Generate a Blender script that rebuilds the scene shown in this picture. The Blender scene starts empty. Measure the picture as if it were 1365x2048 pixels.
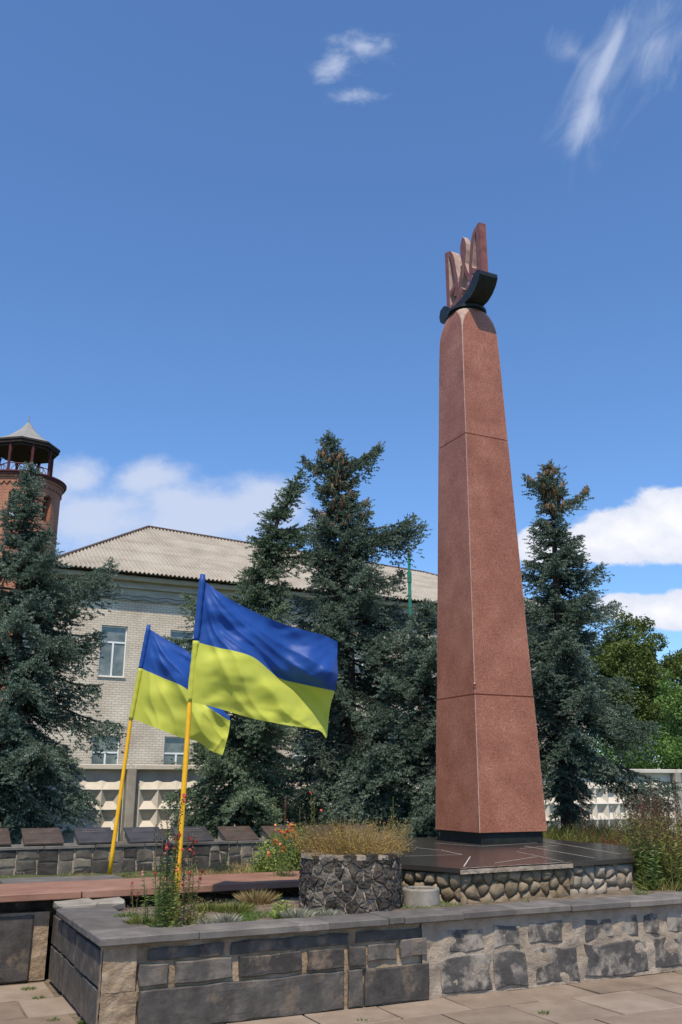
import bpy, math, random
import numpy as np
from mathutils import Vector, Matrix, noise

R = math.radians
scene = bpy.context.scene
# ------------------------------------------------------------------ camera
EYE = 1.65; F = 1800.0; TH = math.atan(544 / 1800)
cam = bpy.data.cameras.new('camera'); camo = bpy.data.objects.new('camera', cam)
scene.collection.objects.link(camo); scene.camera = camo
cam.sensor_fit = 'VERTICAL'; cam.sensor_height = 36; cam.sensor_width = 24
cam.lens = 36 * F / 2048; cam.clip_end = 3000; cam.clip_start = .05
camo.location = (0, 0, EYE); camo.rotation_euler = (math.pi / 2 + TH, 0, 0)
# ------------------------------------------------------------------ light
SUN_EL = R(61); SUN_AZ = R(180 + 5)          # azimuth of the sun measured from +y towards +x
sunl = bpy.data.lights.new('sun', 'SUN'); suno = bpy.data.objects.new('sun', sunl)
scene.collection.objects.link(suno)
sunl.energy = 4.8; sunl.angle = R(.53); sunl.color = (1, .885, .71)
sdir = Vector((math.sin(SUN_AZ) * math.cos(SUN_EL), math.cos(SUN_AZ) * math.cos(SUN_EL), math.sin(SUN_EL)))
suno.rotation_euler = sdir.to_track_quat('Z', 'Y').to_euler()
suno.location = (0, -5, 20)
scene.view_settings.view_transform = 'Standard'; scene.view_settings.look = 'None'
scene.view_settings.exposure = 0; scene.view_settings.gamma = 1
SKY_STRENGTH = .15
SKY_TINT = (.73, .99, 1.27, 1)

c_, s_ = math.cos(TH), math.sin(TH)
def ray(px, py):
    x = (px - 682.5) / F; u = (1024 - py) / F
    return (x, c_ - u * s_, s_ + u * c_)
def aty(px, py, y):
    d = ray(px, py); t = y / d[1]; return Vector((d[0] * t, y, EYE + d[2] * t))
def atz(px, py, z):
    d = ray(px, py); t = (z - EYE) / d[2]; return Vector((d[0] * t, d[1] * t, z))
PH = R(26); UX, UY = math.cos(PH), math.sin(PH); OX, OY = -1.64, 6.85
def W(a, b, z=0): return Vector((OX + a * UX - b * UY, OY + a * UY + b * UX, z))

# ------------------------------------------------------------------ world
def nnode(nt, t, **k):
    n = nt.nodes.new(t)
    for a, b in k.items(): setattr(n, a, b)
    return n
def build_world():
    w = bpy.data.worlds.new('World'); scene.world = w; w.use_nodes = True
    nt = w.node_tree; nt.nodes.clear(); L = nt.links
    out = nnode(nt, 'ShaderNodeOutputWorld'); bg = nnode(nt, 'ShaderNodeBackground')
    bg.inputs[1].default_value = SKY_STRENGTH
    L.new(bg.outputs[0], out.inputs[0])
    sky = nnode(nt, 'ShaderNodeTexSky', sky_type='NISHITA', sun_disc=False, sun_elevation=SUN_EL, sun_rotation=SUN_AZ)
    sky.air_density = 1.0; sky.dust_density = .6; sky.ozone_density = 1.6; sky.altitude = 100
    tint = nnode(nt, 'ShaderNodeMix', data_type='RGBA', blend_type='MULTIPLY'); tint.inputs[0].default_value = 1
    L.new(sky.outputs[0], tint.inputs[6]); tint.inputs[7].default_value = SKY_TINT
    tc = nnode(nt, 'ShaderNodeTexCoord'); sep = nnode(nt, 'ShaderNodeSeparateXYZ'); L.new(tc.outputs['Generated'], sep.inputs[0])
    def M(op, a, b=None, c=None, clamp=False):
        n = nnode(nt, 'ShaderNodeMath', operation=op, use_clamp=clamp)
        for i, v in enumerate((a, b, c)):
            if v is None: continue
            if isinstance(v, (int, float)): n.inputs[i].default_value = v
            else: L.new(v, n.inputs[i])
        return n.outputs[0]
    yy = M('MAXIMUM', sep.outputs[1], .03)
    X = M('DIVIDE', sep.outputs[0], yy); Zt = M('DIVIDE', sep.outputs[2], yy)
    comb = nnode(nt, 'ShaderNodeCombineXYZ'); L.new(X, comb.inputs[0]); L.new(Zt, comb.inputs[1])
    def noise_n(scale, detail, rough, sx=1, sy=1, rot=0, dist=0):
        mp = nnode(nt, 'ShaderNodeMapping'); mp.inputs['Scale'].default_value = (sx, sy, 1); mp.inputs['Rotation'].default_value = (0, 0, rot)
        L.new(comb.outputs[0], mp.inputs[0])
        n = nnode(nt, 'ShaderNodeTexNoise'); n.inputs['Scale'].default_value = scale; n.inputs['Detail'].default_value = detail
        n.inputs['Roughness'].default_value = rough; n.inputs['Distortion'].default_value = dist
        L.new(mp.outputs[0], n.inputs[0]); return n.outputs[0]
    def blob(px, py, rx, ry, rot):
        d = ray(px, py); cx, cz = d[0] / d[1], d[2] / d[1]
        k = 1 / F / (d[1])          # near enough one pixel in these units
        dx = M('SUBTRACT', X, cx); dz = M('SUBTRACT', Zt, cz)
        cr, sr = math.cos(rot), math.sin(rot)
        p = M('ADD', M('MULTIPLY', dx, cr / (rx * k)), M('MULTIPLY', dz, sr / (rx * k)))
        q = M('ADD', M('MULTIPLY', dx, -sr / (ry * k * 1.1)), M('MULTIPLY', dz, cr / (ry * k * 1.1)))
        r = M('SQRT', M('ADD', M('MULTIPLY', p, p), M('MULTIPLY', q, q)))
        return M('SUBTRACT', 1, r)
    def field(bl):
        o = None
        for b in bl:
            v = blob(*b); o = v if o is None else M('SMOOTH_MAX', o, v, .25)
        return o
    n_big = noise_n(9, 8, .62, 1, 1.4); n_fine = noise_n(26, 8, .65, 1, 1.3, 0, .3)
    # cumulus low right
    cum = field([(1270, 1068, 165, 62, 0), (1365, 1045, 150, 68, 0), (1180, 1090, 140, 42, 0), (1085, 1095, 60, 48, 0), (1460, 1060, 200, 70, 0), (1330, 1225, 170, 34, -.12), (1450, 1210, 140, 40, 0)])
    f = M('ADD', M('MULTIPLY', cum, 1.0), M('ADD', M('MULTIPLY', M('SUBTRACT', n_big, .5), 1.0), M('MULTIPLY', M('SUBTRACT', n_fine, .5), .35)))
    m1 = nnode(nt, 'ShaderNodeMapRange', interpolation_type='SMOOTHSTEP'); m1.inputs[1].default_value = .0; m1.inputs[2].default_value = .20; L.new(f, m1.inputs[0])
    # soft bank low left
    bank = field([(150, 955, 90, 52, 0), (180, 1040, 190, 85, 0), (350, 1003, 90, 50, 0), (420, 1030, 250, 85, 0), (520, 1000, 110, 70, 0), (40, 1000, 170, 90, 0), (300, 955, 110, 45, .2)])
    g = M('ADD', bank, M('ADD', M('MULTIPLY', M('SUBTRACT', n_big, .5), 1.5), M('MULTIPLY', M('SUBTRACT', n_fine, .5), .5)))
    m2 = nnode(nt, 'ShaderNodeMapRange', interpolation_type='SMOOTHSTEP'); m2.inputs[1].default_value = -.05; m2.inputs[2].default_value = .75; m2.inputs[4].default_value = .88; L.new(g, m2.inputs[0])
    # high wisps
    # coordinates turned along the streak
    ca_, sa_ = math.cos(R(64)), math.sin(R(64))
    al = M('ADD', M('MULTIPLY', X, ca_), M('MULTIPLY', Zt, sa_)); ac = M('ADD', M('MULTIPLY', X, -sa_), M('MULTIPLY', Zt, ca_))
    cb2 = nnode(nt, 'ShaderNodeCombineXYZ'); L.new(M('MULTIPLY', al, 7), cb2.inputs[0]); L.new(M('MULTIPLY', ac, 26), cb2.inputs[1])
    nw = nnode(nt, 'ShaderNodeTexNoise'); nw.inputs['Scale'].default_value = 1; nw.inputs['Detail'].default_value = 10; nw.inputs['Roughness'].default_value = .62; nw.inputs['Distortion'].default_value = .8
    L.new(cb2.outputs[0], nw.inputs[0]); n_w = nw.outputs[0]
    core = field([(1210, 130, 230, 26, R(66)), (1175, 235, 120, 40, R(66))])
    soft = field([(1215, 140, 250, 85, R(64)), (1300, 90, 210, 95, R(50)), (1150, 105, 80, 50, R(-45))])
    h = M('ADD', M('MAXIMUM', M('MULTIPLY', core, 1.1), M('MULTIPLY', soft, .62)), M('MULTIPLY', M('SUBTRACT', n_w, .5), 1.5))
    m3 = nnode(nt, 'ShaderNodeMapRange', interpolation_type='SMOOTHSTEP'); m3.inputs[1].default_value = .0; m3.inputs[2].default_value = 1.25; m3.inputs[4].default_value = .66; L.new(h, m3.inputs[0])
    wis2 = field([(725, 92, 90, 42, R(-8)), (672, 130, 80, 42, R(50)), (708, 190, 75, 26, 0), (665, -8, 60, 10, 0)])
    h2 = M('ADD', wis2, M('MULTIPLY', M('SUBTRACT', n_fine, .52), 2.2))
    m4 = nnode(nt, 'ShaderNodeMapRange', interpolation_type='SMOOTHSTEP'); m4.inputs[1].default_value = -.05; m4.inputs[2].default_value = 1.6; m4.inputs[4].default_value = .75; L.new(h2, m4.inputs[0])
    tot = M('MAXIMUM', M('MAXIMUM', m1.outputs[0], m2.outputs[0]), M('MAXIMUM', m3.outputs[0], m4.outputs[0]))
    # front half only
    tot = M('MULTIPLY', tot, M('GREATER_THAN', sep.outputs[1], .05))
    # cloud colour: whiter tops, greyer undersides
    shade = nnode(nt, 'ShaderNodeValToRGB'); shade.color_ramp.elements[0].position = .15; shade.color_ramp.elements[1].position = .75
    shade.color_ramp.elements[0].color = (4.2, 4.7, 5.9, 1); shade.color_ramp.elements[1].color = (6.6, 6.6, 7.0, 1)
    L.new(M('ADD', M('MULTIPLY', f, .5), M('MULTIPLY', n_fine, .6)), shade.inputs[0])
    mx = nnode(nt, 'ShaderNodeMix', data_type='RGBA'); L.new(tot, mx.inputs[0]); L.new(tint.outputs[2], mx.inputs[6]); L.new(shade.outputs[0], mx.inputs[7])
    L.new(mx.outputs[2], bg.inputs[0])
build_world()

# ------------------------------------------------------------------ mesh helpers
class MB:
    def __init__(s): s.v = []; s.f = []; s.mi = []; s.t = []
    def face(s, pts, m=0, tone=.5):
        n = len(s.v); s.v.extend([tuple(p) for p in pts]); s.f.append(tuple(range(n, n + len(pts)))); s.mi.append(m); s.t.append(tone)
    def add(s, vs, fs, m=0, tone=.5):
        n = len(s.v); s.v.extend([tuple(p) for p in vs])
        for f in fs: s.f.append(tuple(i + n for i in f)); s.mi.append(m); s.t.append(tone)
    def prism(s, poly, z0, z1, m=0, tone=.5, fn=None, mside=None):   # poly in (a,b) -> W
        fn = fn or W; k = len(poly)
        vs = [fn(p[0], p[1], z0) for p in poly] + [fn(p[0], p[1], z1) for p in poly]
        n = len(s.v); s.v.extend([tuple(p) for p in vs])
        def q(f, mm): s.f.append(tuple(i + n for i in f)); s.mi.append(mm); s.t.append(tone)
        q(range(k - 1, -1, -1), m); q(range(k, 2 * k), m)
        for i in range(k): q((i, (i + 1) % k, k + (i + 1) % k, k + i), m if mside is None else mside)
    def box(s, a0, a1, b0, b1, z0, z1, m=0, tone=.5, fn=None, ch=0.0, jit=0.0, rnd=None):
        fn = fn or W
        if ch <= 0:
            s.prism([(a0, b0), (a1, b0), (a1, b1), (a0, b1)], z0, z1, m, tone, fn); return
        # chamfered box, 3 rings each way
        c = ch
        def ring(i, z):
            return [(a0 + i, b0 + c, z), (a0 + c, b0 + i, z), (a1 - c, b0 + i, z), (a1 - i, b0 + c, z), (a1 - i, b1 - c, z), (a1 - c, b1 - i, z), (a0 + c, b1 - i, z), (a0 + i, b1 - c, z)]
        rs = [ring(c * .8, z0), ring(0, z0 + c), ring(0, z1 - c), ring(c * .8, z1)]
        vs = []
        for r in rs:
            for p in r:
                q = p
                if jit: q = tuple(x + rnd.uniform(-jit, jit) for x in p)
                vs.append(fn(*q))
        fs = [tuple(range(7, -1, -1)), tuple(range(24, 32))]
        for k in range(3):
            for i in range(8): fs.append((k * 8 + i, k * 8 + (i + 1) % 8, k * 8 + 8 + (i + 1) % 8, k * 8 + 8 + i))
        s.add(vs, fs, m, tone)
    def tube(s, pts, rad, n=6, m=0, tone=.5, cap=True):
        pts = [Vector(p) for p in pts]; vs = []
        if not hasattr(rad, '__len__'): rad = [rad] * len(pts)
        prev = None
        for i, p in enumerate(pts):
            d = (pts[min(i + 1, len(pts) - 1)] - pts[max(i - 1, 0)])
            if d.length < 1e-9: d = Vector((0, 0, 1))
            d.normalize()
            if prev is None: ref = Vector((1, 0, 0)) if abs(d.x) < .9 else Vector((0, 1, 0)); x = d.cross(ref).normalized()
            else: x = (prev - d * prev.dot(d)).normalized()
            prev = x; y = d.cross(x)
            for k in range(n):
                a = 2 * math.pi * k / n; vs.append(p + (x * math.cos(a) + y * math.sin(a)) * rad[i])
        fs = []
        for i in range(len(pts) - 1):
            for k in range(n): fs.append((i * n + k, i * n + (k + 1) % n, (i + 1) * n + (k + 1) % n, (i + 1) * n + k))
        if cap: fs.append(tuple(range(n - 1, -1, -1))); b = (len(pts) - 1) * n; fs.append(tuple(range(b, b + n)))
        s.add(vs, fs, m, tone)
    def mesh(s, name, smooth=False):
        me = bpy.data.meshes.new(name); me.from_pydata(s.v, [], s.f)
        me.polygons.foreach_set('material_index', s.mi)
        at = me.attributes.new('tone', 'FLOAT', 'FACE'); at.data.foreach_set('value', np.array(s.t, 'f'))
        if smooth: me.polygons.foreach_set('use_smooth', [True] * len(s.f))
        me.update(); return me
def np_mesh(name, V, tri_or_quad, tone, k):
    """V (N,3) with N = faces*k, consecutive verts; k=3 or 4"""
    me = bpy.data.meshes.new(name); n = len(V); nf = n // k
    me.vertices.add(n); me.vertices.foreach_set('co', V.astype('f').ravel())
    me.loops.add(n); me.loops.foreach_set('vertex_index', np.arange(n, dtype='i'))
    me.polygons.add(nf); me.polygons.foreach_set('loop_start', np.arange(0, n, k, dtype='i'))
    at = me.attributes.new('tone', 'FLOAT', 'FACE'); at.data.foreach_set('value', tone.astype('f'))
    me.update(calc_edges=True); return me
def tag(o, label=None, cat=None, group=None, kind=None):
    if label: o['label'] = label
    if cat: o['category'] = cat
    if group: o['group'] = group
    if kind: o['kind'] = kind
    return o
def link(o): scene.collection.objects.link(o); return o
def root(name, loc, label, cat, rotz=0, group=None):
    o = link(bpy.data.objects.new(name, None)); o.location = loc; o.rotation_euler = (0, 0, rotz); o.empty_display_size = .2
    return tag(o, label, cat, group)
def rinv(o): return (Matrix.Translation(o.location) @ Matrix.Rotation(o.rotation_euler.z, 4, 'Z')).inverted()
def part(name, mb, mats, parent=None, smooth=False, label=None, top=None, inv=None):
    """mesh given in world coordinates; `inv` = inverse matrix of its thing"""
    me = mb.mesh(name, smooth) if isinstance(mb, MB) else mb
    for m in (mats if isinstance(mats, (list, tuple)) else [mats]): me.materials.append(m)
    o = link(bpy.data.objects.new(name, me))
    if parent is not None:
        if parent.type == 'EMPTY': me.transform(rinv(parent))
        elif inv is not None: me.transform(inv)
        o.parent = parent
    if label: o['label'] = label
    return o
def flat_by_angle(o, ang=40):
    me = o.data; me.polygons.foreach_set('use_smooth', [True] * len(me.polygons)); me.set_sharp_from_angle(angle=R(ang))
def copy_tree(o, parent=None):
    c = o.copy(); scene.collection.objects.link(c); c.parent = parent
    for ch in list(o.children): copy_tree(ch, c)
    return c

# ------------------------------------------------------------------ materials
def mat(name, ramp, scale=5, detail=6, rough=.8, bump=.2, bscale=None, tone=0.0, spec=.3, sheen=0, dist=0, stretch=(1, 1, 1), fine=None, coat=0, transl=None, bdist=.02, tonecols=None, patches=None):
    """ramp: [(pos,(r,g,b))]; tone: how much the face tone shifts the ramp; fine: (scale, ramp2, factor, blend)"""
    m = bpy.data.materials.new(name); m.use_nodes = True; nt = m.node_tree; L = nt.links; nt.nodes.clear()
    out = nnode(nt, 'ShaderNodeOutputMaterial'); bs = nnode(nt, 'ShaderNodeBsdfPrincipled'); L.new(bs.outputs[0], out.inputs[0])
    tc = nnode(nt, 'ShaderNodeTexCoord'); mp = nnode(nt, 'ShaderNodeMapping'); mp.inputs['Scale'].default_value = stretch
    L.new(tc.outputs['Object'], mp.inputs[0])
    n = nnode(nt, 'ShaderNodeTexNoise'); n.inputs['Scale'].default_value = scale; n.inputs['Detail'].default_value = detail; n.inputs['Roughness'].default_value = .6
    n.inputs['Distortion'].default_value = dist; L.new(mp.outputs[0], n.inputs[0])
    fac = n.outputs[0]
    att = nnode(nt, 'ShaderNodeAttribute', attribute_name='tone')
    if tone:
        a = nnode(nt, 'ShaderNodeMath', operation='MULTIPLY_ADD'); L.new(att.outputs['Fac'], a.inputs[0]); a.inputs[1].default_value = tone; a.inputs[2].default_value = -tone / 2
        b = nnode(nt, 'ShaderNodeMath', operation='ADD'); L.new(a.outputs[0], b.inputs[0]); L.new(fac, b.inputs[1]); fac = b.outputs[0]
    cr = nnode(nt, 'ShaderNodeValToRGB'); e = cr.color_ramp.elements
    while len(e) < len(ramp): e.new(.5)
    for i, (p, c) in enumerate(ramp): e[i].position = p; e[i].color = (*c, 1)
    L.new(fac, cr.inputs[0]); col = cr.outputs[0]
    bumpsrc = n.outputs[0]
    if fine:
        fs, framp, ff, bl = fine
        v = nnode(nt, 'ShaderNodeTexNoise'); v.inputs['Scale'].default_value = fs; v.inputs['Detail'].default_value = 3; v.inputs['Roughness'].default_value = .7; L.new(tc.outputs['Object'], v.inputs[0])
        r2 = nnode(nt, 'ShaderNodeValToRGB'); e = r2.color_ramp.elements
        while len(e) < len(framp): e.new(.5)
        for i, (p, c) in enumerate(framp): e[i].position = p; e[i].color = (*c, 1)
        L.new(v.outputs[0], r2.inputs[0])
        mx = nnode(nt, 'ShaderNodeMix', data_type='RGBA', blend_type=bl); mx.inputs[0].default_value = ff; L.new(col, mx.inputs[6]); L.new(r2.outputs[0], mx.inputs[7]); col = mx.outputs[2]
        bumpsrc = v.outputs[0] if bscale is None else bumpsrc
    if patches:      # (scale, threshold, width, colour, use_tone, detail)
        ps, th, wd, pc, ut, pd = patches
        v = nnode(nt, 'ShaderNodeTexNoise'); v.inputs['Scale'].default_value = ps; v.inputs['Detail'].default_value = pd; v.inputs['Roughness'].default_value = .65; L.new(mp.outputs[0], v.inputs[0])
        src = v.outputs[0]
        if ut:
            b = nnode(nt, 'ShaderNodeMath', operation='MULTIPLY_ADD'); L.new(att.outputs['Fac'], b.inputs[0]); b.inputs[1].default_value = ut; L.new(src, b.inputs[2]); src = b.outputs[0]
        mr = nnode(nt, 'ShaderNodeMapRange'); mr.inputs[1].default_value = th; mr.inputs[2].default_value = th + wd; L.new(src, mr.inputs[0])
        mx = nnode(nt, 'ShaderNodeMix', data_type='RGBA'); L.new(mr.outputs[0], mx.inputs[0]); L.new(col, mx.inputs[6]); mx.inputs[7].default_value = (*pc, 1); col = mx.outputs[2]
    L.new(col, bs.inputs['Base Color'])
    bs.inputs['Roughness'].default_value = rough; bs.inputs['Specular IOR Level'].default_value = spec
    if coat: bs.inputs['Coat Weight'].default_value = coat; bs.inputs['Coat Roughness'].default_value = .12
    if sheen: bs.inputs['Sheen Weight'].default_value = sheen
    if bump:
        if bscale:
            nb = nnode(nt, 'ShaderNodeTexNoise'); nb.inputs['Scale'].default_value = bscale; nb.inputs['Detail'].default_value = 8; nb.inputs['Roughness'].default_value = .65; L.new(mp.outputs[0], nb.inputs[0]); bumpsrc = nb.outputs[0]
        bu = nnode(nt, 'ShaderNodeBump'); bu.inputs['Strength'].default_value = bump; bu.inputs['Distance'].default_value = bdist; L.new(bumpsrc, bu.inputs['Height']); L.new(bu.outputs[0], bs.inputs['Normal'])
    if transl:
        tr = nnode(nt, 'ShaderNodeBsdfTranslucent'); L.new(col, tr.inputs[0]); ms = nnode(nt, 'ShaderNodeMixShader'); ms.inputs[0].default_value = transl
        L.new(bs.outputs[0], ms.inputs[1]); L.new(tr.outputs[0], ms.inputs[2]); L.new(ms.outputs[0], out.inputs[0])
    return m
G = lambda v, t=(1, 1, 1): tuple(v * x for x in t)
M_ = {}
M_['granite'] = mat('red granite', [(.3, (.27, .104, .062)), (.5, (.34, .138, .086)), (.7, (.41, .182, .120))], 2.2, 9, .42, .03, spec=.3,
    fine=(52, [(.34, (.30, .28, .26)), (.47, (.86, .8, .78)), (.56, (1, 1, 1)), (.68, (1.6, 1.55, 1.5))], .68, 'MULTIPLY'), bscale=60, tone=.12)
M_['granite_slab'] = mat('red granite slab', [(.3, (.23, .115, .078)), (.6, (.31, .17, .12)), (.8, (.40, .255, .19))], 3, 8, .55, .15, bscale=40, fine=(90, [(.3, (.7, .65, .6)), (.6, (1, 1, 1))], .5, 'MULTIPLY'))
M_['granite_pale'] = mat('sawn granite edge', [(.3, (.34, .21, .165)), (.7, (.48, .35, .29))], 12, 4, .8, .2)
M_['granite_dark'] = mat('dark red granite', [(.3, (.17, .06, .048)), (.7, (.28, .11, .09))], 9, 5, .35, .03)
M_['black_granite'] = mat('black granite', [(.3, (.012, .015, .014)), (.7, (.028, .032, .030))], 12, 5, .38, .03, spec=.3)
M_['tile'] = mat('dark stone tile', [(.3, (.026, .024, .023)), (.7, (.058, .051, .047))], 1.3, 8, .24, .05, bscale=30, spec=.5, patches=(14, .66, .1, (.16, .14, .12), 0, 6), tone=.4)
M_['joint'] = mat('pale joint', [(.3, (.35, .32, .28)), (.7, (.55, .52, .47))], 20, 4, .9, 0)
M_['slate'] = mat('grey slate', [(.3, (.045, .040, .036)), (.55, (.085, .076, .068)), (.75, (.16, .14, .12))], 7, 10, .6, .5, bscale=22, tone=.35, dist=.3, patches=(5, .53, .16, (.21, .155, .11), 0, 10), bdist=.014)
M_['coping'] = mat('grey coping stone', [(.3, (.095, .085, .076)), (.55, (.14, .127, .115)), (.8, (.21, .19, .165))], 5, 10, .72, .4, bscale=35, tone=.3, patches=(4, .62, .1, (.26, .22, .19), 0, 10), bdist=.008)
M_['slate_smear'] = mat('slate under mortar smears', [(.3, (.05, .046, .043)), (.55, (.09, .083, .076)), (.75, (.15, .135, .12))], 7, 10, .65, .5, bscale=20, tone=.0, dist=.3, patches=(4.5, .60, .12, (.33, .285, .235), .24, 11), bdist=.015)
M_['mortar'] = mat('brown mortar', [(.25, (.17, .12, .075)), (.5, (.32, .235, .155)), (.75, (.46, .37, .27))], 6, 12, .95, .9, bscale=16, bdist=.03, tone=.5)
M_['mortar_grey'] = mat('grey mortar', [(.25, (.22, .172, .125)), (.5, (.34, .275, .21)), (.75, (.46, .39, .31))], 5, 12, .95, .9, bscale=14, bdist=.03)
M_['basalt'] = mat('dark rubble', [(.25, (.028, .023, .018)), (.5, (.075, .062, .050)), (.75, (.17, .145, .115))], 9, 10, .85, .8, bscale=28, tone=.35, patches=(9, .64, .06, (.36, .32, .27), 0, 8), bdist=.02)
M_['rubble'] = mat('brown rubble', [(.25, (.12, .088, .052)), (.5, (.22, .168, .108)), (.75, (.33, .265, .18))], 8, 10, .9, .7, bscale=26, tone=.25, bdist=.02)
M_['cobble'] = mat('mortared cobbles', [(.25, (.17, .138, .10)), (.5, (.26, .215, .165)), (.75, (.36, .31, .245))], 7, 10, .9, .7, bscale=24, tone=.25, bdist=.015)
M_['memstone'] = mat('memorial wall stone', [(.25, (.045, .040, .035)), (.5, (.095, .083, .070)), (.75, (.19, .165, .13))], 5, 8, .75, .4, bscale=22, tone=.6, bdist=.01)
M_['plaque'] = mat('engraved slate', [(.3, (.030, .028, .027)), (.7, (.060, .055, .052))], 6, 8, .45, .12, bscale=40, spec=.5)
M_['plaque_brown'] = mat('engraved brown stone', [(.3, (.050, .035, .027)), (.7, (.092, .066, .052))], 6, 8, .45, .12, bscale=40, spec=.5)
M_['inscr'] = mat('engraving', [(.3, (.12, .11, .10)), (.7, (.22, .20, .18))], 60, 3, .9, 0)
M_['paving'] = mat('paving slab', [(.25, (.165, .123, .09)), (.5, (.225, .172, .128)), (.75, (.29, .23, .178))], 3, 12, .9, .35, bscale=45, tone=.28, patches=(2.2, .66, .05, (.14, .105, .08), 0, 10), bdist=.008)
M_['dirt'] = mat('dirt', [(.25, (.09, .066, .046)), (.5, (.18, .138, .10)), (.75, (.30, .24, .18))], 8, 12, 1, 1, bscale=25, bdist=.04)
M_['grassland'] = mat('rough grass ground', [(.3, (.045, .06, .018)), (.5, (.09, .105, .035)), (.75, (.17, .15, .07))], 2, 12, 1, .8, bscale=9, bdist=.08)
M_['concrete'] = mat('fence concrete', [(.25, (.46, .41, .34)), (.5, (.62, .565, .485)), (.75, (.70, .65, .57))], 1.5, 10, .9, .25, bscale=25, patches=(1.4, .63, .2, (.28, .245, .20), 0, 10), stretch=(1, 1, .6), bdist=.01)
M_['concrete_grey'] = mat('grey concrete', [(.25, (.24, .215, .18)), (.5, (.34, .31, .265)), (.75, (.44, .41, .36))], 4, 10, .9, .3, bscale=30, bdist=.01)
M_['ring'] = mat('old concrete ring', [(.25, (.17, .15, .12)), (.5, (.26, .235, .2)), (.75, (.36, .33, .285))], 7, 10, .9, .4, bscale=35, bdist=.01)
M_['pole'] = mat('yellow pole paint', [(.3, (.78, .40, .012)), (.7, (.88, .50, .025))], 14, 5, .38, .08, bscale=50, patches=(30, .70, .03, (.22, .10, .03), 0, 6))
M_['blue'] = mat('blue flag cloth', [(.3, (.014, .070, .31)), (.7, (.018, .088, .37))], 4, 3, .5, .1, bscale=300, sheen=.05, transl=.22, bdist=.001)
M_['yellow'] = mat('yellow flag cloth', [(.3, (.62, .655, .085)), (.7, (.66, .69, .10))], 4, 3, .58, .1, bscale=300, sheen=.05, transl=.34, bdist=.001)
M_['plaster'] = mat('painted cornice', [(.3, (.33, .29, .225)), (.6, (.43, .385, .31)), (.8, (.50, .45, .38))], 2, 10, .9, .15, stretch=(1, 1, 3), patches=(3.3, .66, .05, (.38, .17, .13), 0, 10))
M_['roofcap'] = mat('rusty ridge cap', [(.3, (.07, .045, .036)), (.7, (.13, .09, .075))], 3, 6, .7, .1)
M_['white'] = mat('white window frame', [(.3, (.68, .68, .66)), (.7, (.80, .80, .78))], 3, 3, .5, 0)
M_['redmetal'] = mat('dark red metal', [(.3, (.06, .012, .012)), (.7, (.11, .025, .022))], 5, 3, .6, 0)
M_['zinc'] = mat('zinc roof', [(.3, (.22, .21, .19)), (.7, (.31, .30, .275))], 2, 6, .55, .1)
M_['darkwood'] = mat('dark soffit', [(.3, (.02, .015, .012)), (.7, (.045, .032, .026))], 4, 4, .8, 0)
M_['greenpole'] = mat('green paint', [(.3, (.02, .16, .10)), (.7, (.035, .23, .15))], 4, 4, .5, 0)
M_['cable'] = mat('black cable', [(.3, (.02, .02, .02)), (.7, (.03, .03, .03))], 4, 2, .7, 0)
M_['bark'] = mat('bark', [(.3, (.035, .026, .020)), (.7, (.10, .078, .06))], 12, 8, .95, .8, bscale=25, stretch=(1, 1, .3), bdist=.03)
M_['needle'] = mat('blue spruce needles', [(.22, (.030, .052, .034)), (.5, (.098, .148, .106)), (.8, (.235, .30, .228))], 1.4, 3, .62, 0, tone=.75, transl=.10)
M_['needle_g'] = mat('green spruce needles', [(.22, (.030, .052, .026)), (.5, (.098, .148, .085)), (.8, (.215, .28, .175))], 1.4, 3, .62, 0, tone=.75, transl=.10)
M_['cones'] = mat('spruce cones', [(.3, (.17, .085, .04)), (.7, (.30, .17, .09))], 20, 3, .8, .3)
def leafmat(name, lo, hi, tr=.3): return mat(name, [(.2, lo), (.8, hi)], 1.2, 3, .55, 0, tone=.9, transl=tr)
M_['leaf_dark'] = leafmat('linden leaves', (.055, .085, .018), (.16, .21, .05))
M_['leaf_mid'] = leafmat('shrub leaves', (.035, .085, .015), (.12, .21, .045))
M_['leaf_light'] = leafmat('light leaves', (.06, .13, .025), (.17, .28, .06))
M_['weed'] = leafmat('weed leaves', (.08, .10, .02), (.28, .29, .08))
M_['weed_green'] = leafmat('green flower leaves', (.06, .11, .025), (.20, .28, .08))
M_['weed_lime'] = leafmat('lime leaves', (.12, .17, .03), (.32, .38, .09))
M_['weed_red'] = leafmat('reddened stems', (.12, .045, .022), (.28, .12, .06))
M_['dry'] = leafmat('dry straw', (.20, .14, .055), (.48, .37, .17))
M_['gold'] = leafmat('golden dry flowers', (.22, .135, .035), (.50, .34, .10))
M_['seed'] = leafmat('brown seed heads', (.07, .04, .025), (.20, .12, .075), .1)
M_['silver'] = leafmat('silver leaves', (.22, .22, .15), (.48, .47, .36))
M_['petal_red'] = leafmat('red petals', (.52, .05, .045), (.75, .15, .13), .2)
M_['petal_pink'] = leafmat('pink petals', (.62, .20, .20), (.85, .45, .42), .2)
M_['petal_orange'] = leafmat('orange petals', (.66, .13, .04), (.85, .36, .14), .2)
M_['petal_white'] = leafmat('white petals', (.65, .6, .5), (.85, .82, .75), .2)

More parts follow.
